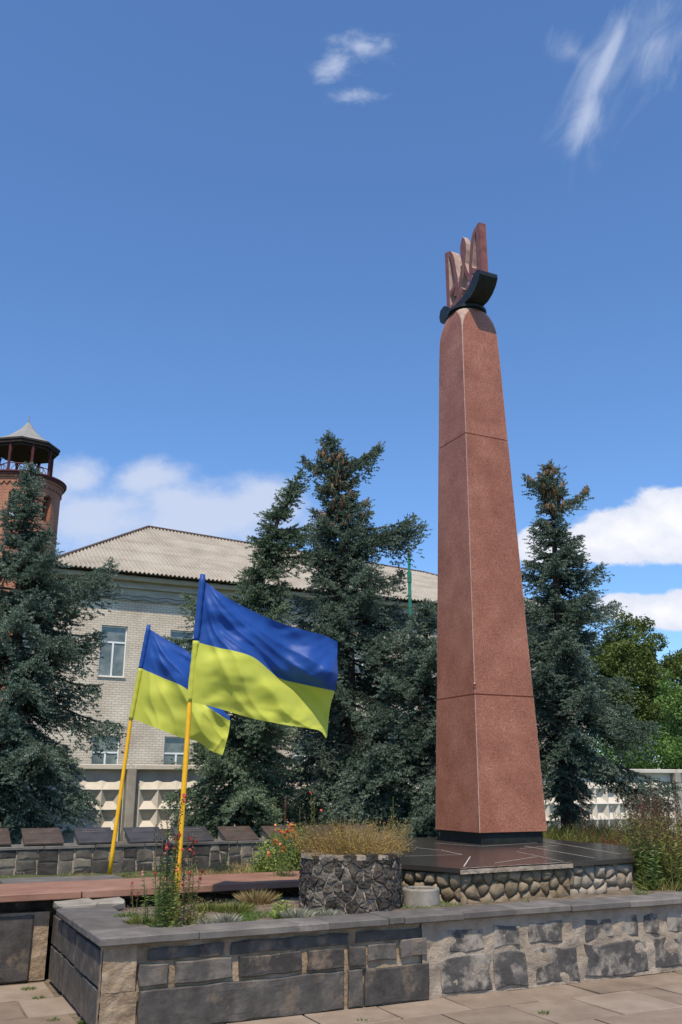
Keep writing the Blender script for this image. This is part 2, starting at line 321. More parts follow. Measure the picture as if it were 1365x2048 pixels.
def glass_mat():
    m = mat('window glass', [(.35, (.10, .12, .11)), (.65, (.26, .29, .27))], 1.2, 3, .08, 0, spec=.6); return m
M_['glass'] = glass_mat()
def brick_mat(name, c1, c2, mort, bw, bh, mscale=1.0, axis='a', bump=.3, msize=.012):
    m = bpy.data.materials.new(name); m.use_nodes = True; nt = m.node_tree; L = nt.links; bs = nt.nodes['Principled BSDF']
    uv = nnode(nt, 'ShaderNodeUVMap'); uv.uv_map = 'UVMap'
    br = nnode(nt, 'ShaderNodeTexBrick'); br.inputs['Scale'].default_value = 1; br.inputs['Brick Width'].default_value = bw; br.inputs['Row Height'].default_value = bh
    br.inputs['Mortar Size'].default_value = msize; br.inputs['Mortar Smooth'].default_value = .2; br.inputs['Bias'].default_value = 0
    br.inputs['Color1'].default_value = (*c1, 1); br.inputs['Color2'].default_value = (*c2, 1); br.inputs['Mortar'].default_value = (*mort, 1)
    L.new(uv.outputs[0], br.inputs[0])
    n = nnode(nt, 'ShaderNodeTexNoise'); n.inputs['Scale'].default_value = .8; n.inputs['Detail'].default_value = 8; L.new(uv.outputs[0], n.inputs[0])
    cr = nnode(nt, 'ShaderNodeValToRGB'); cr.color_ramp.elements[0].position = .3; cr.color_ramp.elements[0].color = (.74, .70, .66, 1); cr.color_ramp.elements[1].position = .65; cr.color_ramp.elements[1].color = (1.05, 1.05, 1.05, 1)
    L.new(n.outputs[0], cr.inputs[0])
    mx = nnode(nt, 'ShaderNodeMix', data_type='RGBA', blend_type='MULTIPLY'); mx.inputs[0].default_value = 1; L.new(br.outputs[0], mx.inputs[6]); L.new(cr.outputs[0], mx.inputs[7])
    L.new(mx.outputs[2], bs.inputs['Base Color']); bs.inputs['Roughness'].default_value = .9
    bu = nnode(nt, 'ShaderNodeBump'); bu.inputs['Strength'].default_value = bump; bu.inputs['Distance'].default_value = .01; bu.invert = True; L.new(br.outputs[1], bu.inputs['Height']); L.new(bu.outputs[0], bs.inputs['Normal'])
    return m
M_['brick_cream'] = brick_mat('cream silicate brick', (.70, .61, .49), (.62, .535, .425), (.42, .35, .275), .25, .088)
M_['brick_red'] = brick_mat('red tower brick', (.48, .17, .085), (.36, .115, .06), (.42, .27, .2), .27, .09, msize=.014)
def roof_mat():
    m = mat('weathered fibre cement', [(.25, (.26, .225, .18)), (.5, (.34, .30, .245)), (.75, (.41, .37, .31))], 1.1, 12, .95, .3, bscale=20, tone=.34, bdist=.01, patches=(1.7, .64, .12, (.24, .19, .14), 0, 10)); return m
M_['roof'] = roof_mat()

# ------------------------------------------------------------------ stones
def clip(poly, nx, ny, d):
    out = []
    for i in range(len(poly)):
        p, q = poly[i], poly[(i + 1) % len(poly)]
        dp = p[0] * nx + p[1] * ny - d; dq = q[0] * nx + q[1] * ny - d
        if dp <= 0: out.append(p)
        if (dp < 0 < dq) or (dq < 0 < dp):
            t = dp / (dp - dq); out.append((p[0] + (q[0] - p[0]) * t, p[1] + (q[1] - p[1]) * t))
    return out
def voronoi(w, h, nx, nz, rnd, jit=.42, brickshift=True, wrap=False):
    pts = []
    for j in range(nz):
        for i in range(nx):
            x = (i + .5 + (.5 if (j % 2 and brickshift) else 0) * 1.0 - (.25 if brickshift else 0)) / nx * w + rnd.uniform(-jit, jit) * w / nx
            y = (j + .5 + rnd.uniform(-jit, jit)) / nz * h
            pts.append((x, y))
    cells = []
    for i, p in enumerate(pts):
        poly = [(0, 0), (w, 0), (w, h), (0, h)]
        if wrap: poly = [(p[0] - w / 2, 0), (p[0] + w / 2, 0), (p[0] + w / 2, h), (p[0] - w / 2, h)]
        cand = []
        for j, q in enumerate(pts):
            if j == i: continue
            for sh in ((-w, 0, w) if wrap else (0,)):
                qq = (q[0] + sh, q[1]); d2 = (qq[0] - p[0]) ** 2 + (qq[1] - p[1]) ** 2
                cand.append((d2, qq))
        cand.sort(key=lambda t: t[0])
        for d2, q in cand[:22]:
            nxx, ny = q[0] - p[0], q[1] - p[1]; mx, my = (p[0] + q[0]) / 2, (p[1] + q[1]) / 2
            poly = clip(poly, nxx, ny, mx * nxx + my * ny)
            if len(poly) < 3: break
        if len(poly) >= 3: cells.append(poly)
    return cells
def stone(mb, poly, fn, gap, th, rnd, m=0, round_=.5, tone=None, rough=.12):
    cx = sum(p[0] for p in poly) / len(poly); cy = sum(p[1] for p in poly) / len(poly)
    # subdivide edges
    P = []
    n = len(poly)
    size = sum(math.hypot(p[0] - cx, p[1] - cy) for p in poly) / n
    if size < gap * 1.6: return
    for i in range(n):
        p, q = poly[i], poly[(i + 1) % n]; L = math.hypot(q[0] - p[0], q[1] - p[1]); k = max(1, int(L / (size * .45)))
        for j in range(k): t = j / k; P.append((p[0] + (q[0] - p[0]) * t, p[1] + (q[1] - p[1]) * t))
    P2 = []
    for p in P:     # pull corners in (rounded)
        dx, dy = p[0] - cx, p[1] - cy; r = math.hypot(dx, dy) or 1e-6
        lim = size * (1.25 - .25 * round_)
        rr = min(r, lim + (r - lim) * (1 - round_)) if r > lim else r
        rr = max(rr - gap, rr * .4) * (1 + rnd.uniform(-.05, .05))
        P2.append((dx / r * rr, dy / r * rr))
    n = len(P2); t = rnd.random() if tone is None else tone
    tx, ty = rnd.uniform(-1, 1) * th * .35 / size, rnd.uniform(-1, 1) * th * .35 / size
    h0 = th * rnd.uniform(.8, 1.2)
    rings = [(1.02, -.5), (.985, .45), (.90, .80), (.62, 1.0)] if round_ < .6 else [(1.0, -.5), (.96, .25), (.82, .62), (.5, .93)]
    vs = []
    for sc, hh in rings:
        for p in P2:
            x, y = p[0] * sc, p[1] * sc; h = hh * h0 + ((tx * x + ty * y) if hh > 0 else 0) + (rnd.uniform(-rough, rough) * th if hh > .3 else 0)
            vs.append(fn(cx + x, cy + y, h))
    vs.append(fn(cx, cy, h0 * 1.02))
    fs = []
    for k in range(3):
        for i in range(n): fs.append((k * n + i, k * n + (i + 1) % n, k * n + n + (i + 1) % n, k * n + n + i))
    for i in range(n): fs.append((3 * n + i, 3 * n + (i + 1) % n, 4 * n))
    mb.add(vs, fs, m, t)
def block(mb, x0, x1, y0, y1, fn, th, rnd, m=0, tone=None, jit=.008, nx=None):
    """cut slate block with slightly uneven outline"""
    k = nx or max(2, int((x1 - x0) / .12)); P = []
    for i in range(k): P.append((x0 + (x1 - x0) * i / k, y0))
    for i in range(2): P.append((x1, y0 + (y1 - y0) * i / 2))
    for i in range(k): P.append((x1 - (x1 - x0) * i / k, y1))
    for i in range(2): P.append((x0, y1 - (y1 - y0) * i / 2))
    n = len(P); cx, cy = (x0 + x1) / 2, (y0 + y1) / 2
    P = [(p[0] + rnd.uniform(-jit, jit), p[1] + rnd.uniform(-jit, jit)) for p in P]
    t = rnd.random() if tone is None else tone; vs = []
    for ins, hh in ((0, -.6), (.0, .6), (.007, 1.0)):
        for p in P:
            dx = max(-1, min(1, (cx - p[0]) * 50)); dy = max(-1, min(1, (cy - p[1]) * 50))
            vs.append(fn(p[0] + dx * ins, p[1] + dy * ins, hh * th + rnd.uniform(-.1, .1) * th * (hh > .5)))
    # inner grid-ish fill
    for p in P: vs.append(fn(cx + (p[0] - cx) * .8, cy + (p[1] - cy) * .6, th * (1 + rnd.uniform(-.08, .08))))
    fs = []
    for k in range(3):
        for i in range(n): fs.append((k * n + i, k * n + (i + 1) % n, k * n + n + (i + 1) % n, k * n + n + i))
    fs.append(tuple(range(3 * n, 4 * n)))
    mb.add(vs, fs, m, t)
def sheet(mb, w, h, nx, ny, fn, amp, freq, seed, m=0, tonef=None):
    off = Vector((seed * 7.3, seed * 3.1, 0)); vs = []
    for j in range(ny + 1):
        for i in range(nx + 1):
            x, y = w * i / nx, h * j / ny
            vs.append(fn(x, y, amp * noise.fractal(Vector((x * freq, y * freq, 0)) + off, 1, 2, 5)))
    n0 = len(mb.v); mb.v.extend([tuple(p) for p in vs])
    for j in range(ny):
        for i in range(nx):
            a = j * (nx + 1) + i + n0; mb.f.append((a, a + 1, a + nx + 2, a + nx + 1)); mb.mi.append(m); mb.t.append(tonef(w * (i + .5) / nx, h * (j + .5) / ny) if tonef else .5)
# ================================================================== SETTING
def build_setting():
    rnd = random.Random(3)
    # broad ground to the horizon
    mb = MB(); S = 900
    mb.face([(-S, -S, -.03), (S, -S, -.03), (S, S, -.03), (-S, S, -.03)])
    tag(part('ground', mb, M_['grassland']), kind='structure')
    # plaza: joint bed and slabs laid parallel to the wall
    mb = MB(); mb.face([W(-9, -9, -.012), W(12, -9, -.012), W(12, 3.0, -.012), W(-9, 3.0, -.012)])
    tag(part('joint_bed', mb, M_['dirt']), kind='structure')
    mb = MB(); s = .62; row = 0
    b = 2.06
    while b > -3.2:
        off = .31 if row % 2 else 0
        a = -5 + off
        while a < 9:
            if not (a > .02 - s and b - s > -.6 and b > .02 and a > -.3 and b - s >= 0):
                g = .006 + rnd.random() * .004; dz = rnd.uniform(-.004, .004); tlt = rnd.uniform(-.003, .003)
                f = lambda x, y, z, dz=dz, t=tlt, a=a: W(x, y, z + dz + (x - a) * t)
                a1 = a + s - g; 
                pieces = [(a + g, a1, b - s + g, b - g)]
                if rnd.random() < .16:
                    k = rnd.uniform(.3, .7) * s; pieces = [(a + g, a + k, b - s + g, b - g), (a + k + .006, a1, b - s + g, b - g)]
                for p in pieces: mb.box(*p, -.05, 0, 0, rnd.random(), f, ch=.006, jit=.004, rnd=rnd)
            a += s
        b -= s; row += 1
    tag(part('paving_slabs', mb, M_['paving']), kind='structure')
    # raised garden soil, falling away to the fence
    def zsoil(a, b):
        z = .605 - .05 * max(0, min(1, (b - 1.5) / .4)) if b < 2.4 else .60
        if b > 6: z = .58 - .56 * min(1, (b - 6) / 3.2) ** 1.2
        return z + .028 * noise.fractal(Vector((a * 3, b * 3, 0)), 1, 2, 5)
    def grid(a0, a1, b0, b1, st, m=0):
        na, nb = int((a1 - a0) / st), int((b1 - b0) / st); n0 = len(mb.v)
        for j in range(nb + 1):
            for i in range(na + 1):
                a = a0 + (a1 - a0) * i / na; b = b0 + (b1 - b0) * j / nb; mb.v.append(tuple(W(a, b, zsoil(a, b))))
        for j in range(nb):
            for i in range(na):
                k = n0 + j * (na + 1) + i; mb.f.append((k, k + 1, k + na + 2, k + na + 1)); mb.mi.append(m); mb.t.append(.5)
    mb = MB(); grid(.2, 16, .2, 2.5, .07)
    tag(part('garden_soil', mb, M_['dirt'], smooth=True), kind='structure')
    mb = MB(); grid(-9, 20, 2.48, 9.9, .15)
    tag(part('garden_ground', mb, M_['grassland'], smooth=True), kind='structure')
build_setting()

# ================================================================== LOW WALLS
def build_front_wall():
    rnd = random.Random(11); X1 = 9.0
    rt = root('retaining_wall', W(0, 0, 0), 'low slate faced retaining wall with cracked mortar along the paving in front', 'wall')
    # mortar core, front and left faces
    mb = MB()
    ff = lambda x, y, h: W(x, .02 - h, y)
    sheet(mb, 2.55, .585, 90, 26, ff, .012, 6, 1)
    for (x0, w, seed) in ((2.55, X1 - 2.55, 2),):
        sheet(mb, w, .585, 200, 26, lambda x, y, h, x0=x0: W(x0 + x, .005 - h, y), .017, 6, seed, 1)
    sheet(mb, 2.15, .585, 60, 20, lambda x, y, h: W(.02 - h, 2.15 - x, y), .012, 6, 3)
    mb.box(.03, X1, .03, .30, -.05, .575); mb.box(.03, .40, .03, 2.2, -.05, .572)
    part('mortar_core', mb, [M_['mortar'], M_['mortar_grey']], rt, smooth=True)
    # slate blocks
    mb = MB(); f = lambda x, y, h: W(x, .008 - h, y)
    def row(xs, y0, y1, th=.014, m=0, tone=None, g=.012, jit=.007):
        for x0, x1 in xs: block(mb, x0 + g, x1 - g, y0, y1, f, th * rnd.uniform(.7, 1.4), rnd, m, rnd.random() if tone is None else tone, jit)
    row([(.25, 1.86), (1.88, 2.02), (2.02, 2.62)], .01, .27, .018)
    row([(.24, .47), (.50, .95), (.98, 1.50), (1.53, 1.86)], .295, .435, .02)
    row([(1.88, 2.05)], .30, .44, .022); row([(2.34, 2.60)], .33, .46, .022)
    block(mb, 2.06, 2.32, .32, .44, f, .012, rnd, 0, .9)
    row([(.30, .88), (.92, 1.9), (1.95, 2.6)], .455, .535, .006, tone=.3)
    # right part with smeared mortar
    row([(2.72, 2.80)], .1, .2, .004, 1, .5)
    row([(2.72, 3.22), (3.24, 3.58), (3.66, 4.14), (4.20, 4.95), (5.02, 5.6), (5.63, 6.3), (6.34, 7.2), (7.24, 8.2), (8.24, 8.9)], .03, .29, .010, 1, .5, jit=.02)
    row([(2.8, 3.15), (3.25, 3.52), (3.62, 4.0), (4.22, 4.55), (4.62, 4.86), (4.92, 5.12), (5.2, 5.5), (5.55, 6.1), (6.15, 6.9), (7, 7.6)], .335, .50, .010, 1, .62, jit=.02)
    # left return
    f = lambda x, y, h: W(.008 - h, 2.12 - x, y)
    row([(.02, .62), (.64, 1.42), (1.45, 2.05)], .02, .28, .016, tone=.6); row([(.02, .46), (.49, 1.10), (1.13, 2.04)], .30, .53, .016, tone=.5)
    part('slate_facing', mb, [M_['slate'], M_['slate_smear']], rt)
    # coping: one slab each
    cuts = [.42, 1.02, 1.7, 2.18, 2.32, 3.02, 3.5, 4.2, 4.78, 5.5, 6.2, 7.1, 8.0, 9.0]
    first = -.055
    segs = [(first, .66)] + list(zip([.66, 1.7, 2.22, 2.36, 2.92, 3.45, 4.05, 4.72, 5.35, 6.1, 7.0, 8.0], [1.7, 2.22, 2.36, 2.92, 3.45, 4.05, 4.72, 5.35, 6.1, 7.0, 8.0, 9.0]))
    for i, (x0, x1) in enumerate(segs):
        mb = MB(); z1 = .632 + rnd.uniform(-.006, .006); d = rnd.uniform(-.012, .008); b1 = .30 + rnd.uniform(-.02, .03)
        if i == 0: b1 = .34
        na = max(2, int((x1 - x0) / .12)); g = .004; fr = [(x0 + g, -.055 + d + .01)]
        fr = [(x0 + g + (x1 - x0 - 2 * g) * k / na, -.055 + d + rnd.uniform(-.006, .006)) for k in range(na + 1)]
        bk = [(x1 - g - (x1 - x0 - 2 * g) * k / na, b1 + rnd.uniform(-.008, .008)) for k in range(na + 1)]
        P = fr + bk; cx = (x0 + x1) / 2; cy = (b1 - .05) / 2; n = len(P); tn = rnd.random()
        vs = []
        for ins, z in ((.012, z1 - .058), (0, z1 - .048), (0, z1 - .008), (.009, z1)):
            for p in P: vs.append(W(p[0] + max(-1, min(1, (cx - p[0]) * 60)) * ins, p[1] + max(-1, min(1, (cy - p[1]) * 60)) * ins, z + rnd.uniform(-.0015, .0015)))
        fs = [tuple(range(n - 1, -1, -1)), tuple(range(3 * n, 4 * n))]
        for k in range(3):
            for j in range(n): fs.append((k * n + j, k * n + (j + 1) % n, k * n + n + (j + 1) % n, k * n + n + j))
        mb.add(vs, fs, 0, tn); part('coping_slab', mb, M_['coping'], rt)
    for y0, y1 in ((.345, 1.02), (1.03, 1.72)):
        mb = MB(); mb.box(-.052, .41, y0, y1, .575, .630 - y0 * .006, 0, rnd.random(), ch=.008, jit=.003, rnd=rnd); part('coping_slab', mb, M_['coping'], rt)
    mb = MB(); mb.box(-.02, .30, 1.735, 2.14, .575, .655, 0, .7, ch=.015, jit=.01, rnd=rnd); mb.box(.31, .56, 1.80, 2.14, .575, .65, 0, .9, ch=.015, jit=.01, rnd=rnd)
    part('corner_block', mb, M_['ring'], rt)
    # corner quoin of rough mortar
    mb = MB()
    for z0, z1, w in ((0, .275, .25), (.277, .57, .235)):
        sheet(mb, w, z1 - z0, 10, 14, lambda x, y, h, z0=z0: W(x - .008, -.012 - h, y + z0), .010, 14, z0 + 5)
        sheet(mb, .06, z1 - z0, 5, 14, lambda x, y, h, z0=z0: W(-.012 - h, .052 - x, y + z0), .006, 14, z0 + 9)
    part('corner_mortar', mb, M_['mortar'], rt, smooth=True)
build_front_wall()

def build_left_wall():
    rnd = random.Random(12)
    rt = root('side_wall', W(-3, 2.2, 0), 'low dark slate wall carrying the left end of the red granite ledge', 'wall')
    mb = MB(); sheet(mb, 5.97, .555, 120, 16, lambda x, y, h: W(-6 + x, 2.16 - h, y), .010, 6, 5)
    mb.box(-6, -.04, 2.17, 2.6, -.05, .545); mb.box(-6, 3.3, 2.42, 2.62, .40, .655)
    part('mortar_core', mb, M_['mortar'], rt, smooth=True)
    mb = MB(); f = lambda x, y, h: W(x, 2.145 - h, y)
    for x0, x1 in ((-6, -5.1), (-5.05, -4.0), (-3.95, -2.9), (-2.86, -1.9), (-1.86, -1.0), (-.96, -.16)): block(mb, x0, x1 - .01, .01, .53, f, .016, rnd, 0, rnd.random() * .6, .006)
    part('slate_facing', mb, M_['slate'], rt)
    mb = MB()
    for k in range(9): mb.box(-6 + k * .68, -6 + k * .68 + .66, 2.34, 2.415, .56, .655, 0, rnd.random(), ch=.008, jit=.004, rnd=rnd)
    part('upper_course', mb, M_['basalt'], rt)
    rt = root('granite_ledge', W(0, 2.4, .66), 'long polished red granite slab ledge running behind the flower bed', 'ledge')
    cuts = [-6.0, -4.1, -2.0, .22, 1.02, 3.15, 3.6]
    for i in range(len(cuts) - 1):
        mb = MB(); mb.box(cuts[i] + .003, cuts[i + 1] - .003, 2.05 + rnd.uniform(-.006, .006), 3.02, .660, .722, 0, .5, ch=.006, jit=.0025, rnd=rnd)
        part('ledge_slab', mb, M_['granite_slab'], rt)
build_left_wall()

def build_platform():
    rnd = random.Random(21)
    rt = root('monument_platform', W(5, 2.8, .57), 'stone platform with dark tiled top and rubble facing under the obelisk', 'platform')
    poly = [(2.98, 1.35), (3.30, .56), (4.66, .66), (5.62, .80), (6.92, 2.2), (6.95, 4.3), (6.2, 5.0), (4.2, 5.0), (2.98, 4.2)]
    mb = MB(); mb.prism(poly, .872, .912); part('tiled_top', mb, M_['tile'], rt)
    cx, cy = 5, 2.8
    base = [(cx + (p[0] - cx) * .975, cy + (p[1] - cy) * .975) for p in poly]
    inner = [(cx + (p[0] - cx) * .965, cy + (p[1] - cy) * .965) for p in poly]
    mb = MB(); mb.prism(inner, .3, .871); 
    part('core', mb, M_['mortar'], rt)
    def facing(p, q, nx, nz, mname, rd, gap, th, mbx, hh=.31, o=0):
        L = math.hypot(q[0] - p[0], q[1] - p[1]); ux, uy = (q[0] - p[0]) / L, (q[1] - p[1]) / L; nx_, ny_ = uy, -ux
        fn = lambda x, y, h: W(p[0] + ux * x + nx_ * (h - o), p[1] + uy * x + ny_ * (h - o), .555 + y)
        for c in voronoi(L, hh, nx, nz, rnd, .38): stone(mbx, c, fn, gap, th, rnd, 0, rd)
    mb = MB(); facing(base[0], base[1], 7, 3, '', .8, .008, .04, mb); facing(base[8], base[0], 16, 3, '', .8, .008, .04, mb); facing(base[1], base[2], 9, 3, '', .75, .002, .042, mb, o=.012)
    part('rubble_facing', mb, M_['rubble'], rt, smooth=True)
    mb = MB(); facing(base[2], base[3], 6, 3, '', .9, .001, .055, mb, .305, .026); facing(base[3], base[4], 9, 3, '', .9, .001, .055, mb, .305, .026); facing(base[4], base[5], 14, 3, '', .9, .001, .05, mb, .305, .022)
    part('cobble_facing', mb, M_['cobble'], rt, smooth=True)
    mb = MB(); p, q = poly[1], poly[2]; L = math.hypot(q[0] - p[0], q[1] - p[1]); ux, uy = (q[0] - p[0]) / L, (q[1] - p[1]) / L
    sheet(mb, L + .02, .040, 70, 4, lambda x, y, h: W(p[0] + ux * x + uy * (.014 + h), p[1] + uy * x - ux * (.014 + h), .862 + y), .008, 16, 12)
    sheet(mb, L + .02, .05, 70, 4, lambda x, y, h: W(p[0] + ux * x - uy * (y - .016), p[1] + uy * x + ux * (y - .016), .9035 + h * .3 + .010 * (y < .03)), .006, 12, 13)
    part('mortar_lip', mb, M_['mortar_grey'], rt, smooth=True)
    # joints between the tiles
    mb = MB()
    def joint(p, q, w=.008):
        A = atz(*p, .913); B = atz(*q, .913); d = (B - A).normalized(); n = Vector((-d.y, d.x, 0)) * w / 2
        mb.face([A - n, B - n, B + n, A + n])
    for p, q in [((928, 1733), (941, 1713)), ((882, 1700), (925, 1709)), ((990, 1726), (1075, 1713)), ((1034, 1703), (1128, 1723)), ((1050, 1692), (1190, 1716)), ((1100, 1684), (1242, 1708)), ((870, 1686), (962, 1692.5)), ((962, 1692.5), (1094, 1684)), ((1040, 1697), (1120, 1690)), ((810, 1712), (925, 1709)), ((830, 1695), (880, 1700))]:
        joint(p, q, .011 if p != (1034, 1703) else .008)
    part('tile_joints', mb, M_['joint'], rt)
build_platform()

def build_planter():
    rnd = random.Random(31)
    cx, cy = 2.36, .90
    rt = root('stone_planter', W(cx, cy, .56), 'dark rubble stone planter drum standing in the flower bed', 'planter')
    Rr = .43; Hh = .50; n = 8
    # rounded octagon radius
    def rad(t):
        k = (t + math.pi / 8) % (math.pi / 4) - math.pi / 8
        return Rr * (.5 * math.cos(math.pi / 8) / math.cos(k) + .5)
    circ = 2 * math.pi * Rr
    def fn(x, y, h):
        t = x / circ * 2 * math.pi; r = rad(t) + h + .01 * math.sin(y * 7)
        return W(cx + r * math.cos(t), cy + r * math.sin(t), .55 + y)
    mb = MB(); sheet(mb, circ, Hh - .01, 90, 14, lambda x, y, h: fn(x, y, .008 + h), .008, 12, 8)
    # rim top ring and soil
    k = 64
    for i in range(k):
        t0, t1 = 2 * math.pi * i / k, 2 * math.pi * (i + 1) / k
        def rp(t, r, z): return W(cx + (rad(t) + r) * math.cos(t), cy + (rad(t) + r) * math.sin(t), z + .008 * math.sin(t * 9))
        mb.face([rp(t0, .0, .55 + Hh - .01), rp(t1, .0, .55 + Hh - .01), rp(t1, -.12, .55 + Hh - .012), rp(t0, -.12, .55 + Hh - .012)])
        mb.face([rp(t0, -.12, .55 + Hh - .012), rp(t1, -.12, .55 + Hh - .012), rp(t1, -.12, .95), rp(t0, -.12, .95)])
    part('mortar_core', mb, M_['mortar_grey'], rt, smooth=False)
    mb = MB()
    for c in voronoi(circ, Hh, 26, 7, rnd, .48, wrap=True): stone(mb, c, fn, .004, .024, rnd, 0, .2, rough=.3)
    part('rubble_facing', mb, M_['basalt'], rt)
    mb = MB()
    for i in range(26):       # rim stones
        t0 = 2 * math.pi * i / 26; t1 = 2 * math.pi * (i + .93) / 26; z = .55 + Hh - .03; z1 = z + rnd.uniform(.035, .06)
        P = [(cx + (rad(t) + r) * math.cos(t), cy + (rad(t) + r) * math.sin(t)) for t, r in ((t0, .025), (t1, .025), (t1, -.13), (t0, -.13))]
        P = [(p[0] + rnd.uniform(-.012, .012), p[1] + rnd.uniform(-.012, .012)) for p in P]
        if rnd.random() < .75: mb.prism(P, z, z1, 0 if rnd.random() < .6 else 1, rnd.random())
    part('rim_stones', mb, [M_['basalt'], M_['mortar_grey']], rt)
    mb = MB(); P = [(cx + .34 * math.cos(i / 32 * 2 * math.pi), cy + .34 * math.sin(i / 32 * 2 * math.pi)) for i in range(32)]; mb.prism(P, .9, 1.0)
    part('soil', mb, M_['dirt'], rt)
    # concrete ring beside it
    p = W(2.98, .72, .56); rt = root('concrete_ring', p, 'short grey concrete ring standing between the planter and the platform', 'ring')
    mb = MB(); k = 48; prof = [(.17, 0), (.17, .185), (.162, .20), (.135, .20), (.128, .19), (.128, .06), (0.001, .06)]
    for j in range(len(prof) - 1):
        for i in range(k):
            t0, t1 = 2 * math.pi * i / k, 2 * math.pi * (i + 1) / k
            q = lambda t, pr: (p.x + pr[0] * math.cos(t), p.y + pr[0] * math.sin(t), p.z - .01 + pr[1])
            mb.face([q(t0, prof[j]), q(t1, prof[j]), q(t1, prof[j + 1]), q(t0, prof[j + 1])], 0 if j < 5 else 1)
    part('ring_body', mb, [M_['ring'], M_['dirt']], rt)
build_planter()

def build_memorial_wall():
    rnd = random.Random(41); B0 = 5.2
    zt = lambda a: .945 - .010 * a
    rt = root('memorial_wall', W(0, B0, .55), 'low rubble memorial wall carrying a row of engraved plaques behind the flags', 'wall')
    mb = MB(); sheet(mb, 9.2, .42, 160, 10, lambda x, y, h: W(-4 + x, B0 - h, .50 + y), .008, 7, 4)
    mb.prism([(-4, B0 + .02), (5.2, B0 + .02), (5.2, B0 + .5), (-4, B0 + .5)], .3, .885)
    part('mortar_core', mb, M_['mortar_grey'], rt, smooth=False)
    mb = MB(); fn = lambda x, y, h: W(-4 + x, B0 - h, .56 + y)
    def split(x0, x1, y0, y1):
        w, h = x1 - x0, y1 - y0
        if w > .34 or (w > .2 and w > h * 2.2): k = x0 + w * rnd.uniform(.35, .65); split(x0, k, y0, y1); split(k, x1, y0, y1); return
        if h > .20 and rnd.random() < .86 or h > .30: k = y0 + h * rnd.uniform(.35, .65); split(x0, x1, y0, k); split(x0, x1, k, y1); return
        j = lambda: rnd.uniform(-.014, .014)
        stone(mb, [(x0 + j(), y0 + j()), (x1 + j(), y0 + j()), (x1 + j(), y1 + j()), (x0 + j(), y1 + j())], fn, .008, .014, rnd, 0, .12, rough=.15)
    split(0, 9.2, 0, .335)
    part('rubble_facing', mb, M_['memstone'], rt)
    mb = MB()
    for k in range(15):
        x0 = -4 + k * .62; mb.box(x0, x0 + .612, B0 - .03, B0 + .5, .888, .925 + rnd.uniform(-.003, .003), 0, rnd.random(), ch=.006, jit=.002, rnd=rnd)
    part('wall_top', mb, M_['coping'], rt)
    # plaques
    def lectern(a0, brown, mpos):
        z0 = zt(a0)
        r = root('memorial_plaque', W(a0, B0, z0), None, 'plaque', PH, 'memorial plaques along the wall')
        wd = .47; mb = MB()
        # support wedge
        vs = [W(a0 + x, B0 + y, z0 + z) for x, y, z in [(.02, .05, -.03), (wd - .02, .05, -.03), (wd - .02, .40, -.03), (.02, .40, -.03), (.02, .05, .0), (wd - .02, .05, .0), (wd - .02, .38, .125), (.02, .38, .125)]]
        mb.add(vs, [(3, 2, 1, 0), (0, 1, 5, 4), (1, 2, 6, 5), (2, 3, 7, 6), (3, 0, 4, 7), (4, 5, 6, 7)]); part('support', mb, M_['mortar_grey'], r)
        mb = MB(); sl = .15 / .41
        def fp(x, y, h): return W(a0 + x, B0 - .02 + y, z0 + .0 + y * sl + h)
        mb.box(0, wd, 0, .41, 0, .026, 0, .5, lambda x, y, z: fp(x, y, z), ch=.004)
        slab = part('slab', mb, M_['plaque_brown' if brown else 'plaque'], r)
        mb = MB()
        for i in range(5):
            y = .33 - i * .055; x = .07 + rnd.uniform(0, .05); xe = wd - .07 - rnd.uniform(0, .06)
            if i == 2: continue
            while x < xe:
                w = rnd.uniform(.008, .02); hh = .013 if i < 2 else .009
                mb.face([fp(x, y, .0295), fp(x + w, y, .0295), fp(x + w, y + hh, .0295), fp(x, y + hh, .0295)]); x += w + rnd.uniform(.004, .012)
        o = part('inscription', mb, M_['inscr'], None); o.data.transform(rinv(r)); o.parent = slab
        return r
    pd = lectern(.10, True, 0); pg = lectern(.74, False, 1)
    labs = {-2: 'brown memorial plaque cut off by the left edge of the photo', -1: 'grey-brown memorial plaque just left of the first whole brown plaque',
            }
    seq = [(-1.16, 1, 'brown engraved plaque farthest left on the wall, under the left spruce'), (-.52, 1, 'brown engraved plaque under the left spruce, next to the photo edge'),
           (.10, 1, 'first whole brown plaque from the left, beside the lowest spruce boughs'), (.74, 0, 'dark grey plaque right behind the rear flag pole'),
           (1.38, 0, 'dark grey plaque behind the red snapdragons, left of the front pole'), (2.02, 0, 'dark grey plaque just right of the front flag pole'),
           (2.66, 1, 'brown plaque between the front flag pole and the planter bush'), (3.30, 1, 'brown plaque behind the leafy bush left of the planter'),
           (3.94, 1, 'brown plaque behind the golden flowers of the planter'), (4.56, 1, 'brown plaque closest to the foot of the obelisk')]
    for a, br, lab in seq:
        src = pd if br else pg
        if abs(a - .10) < .01 or abs(a - .74) < .01: o = src
        else: o = copy_tree(src); 
        o.location = W(a, B0, zt(a)); o['label'] = lab
    return
build_memorial_wall()

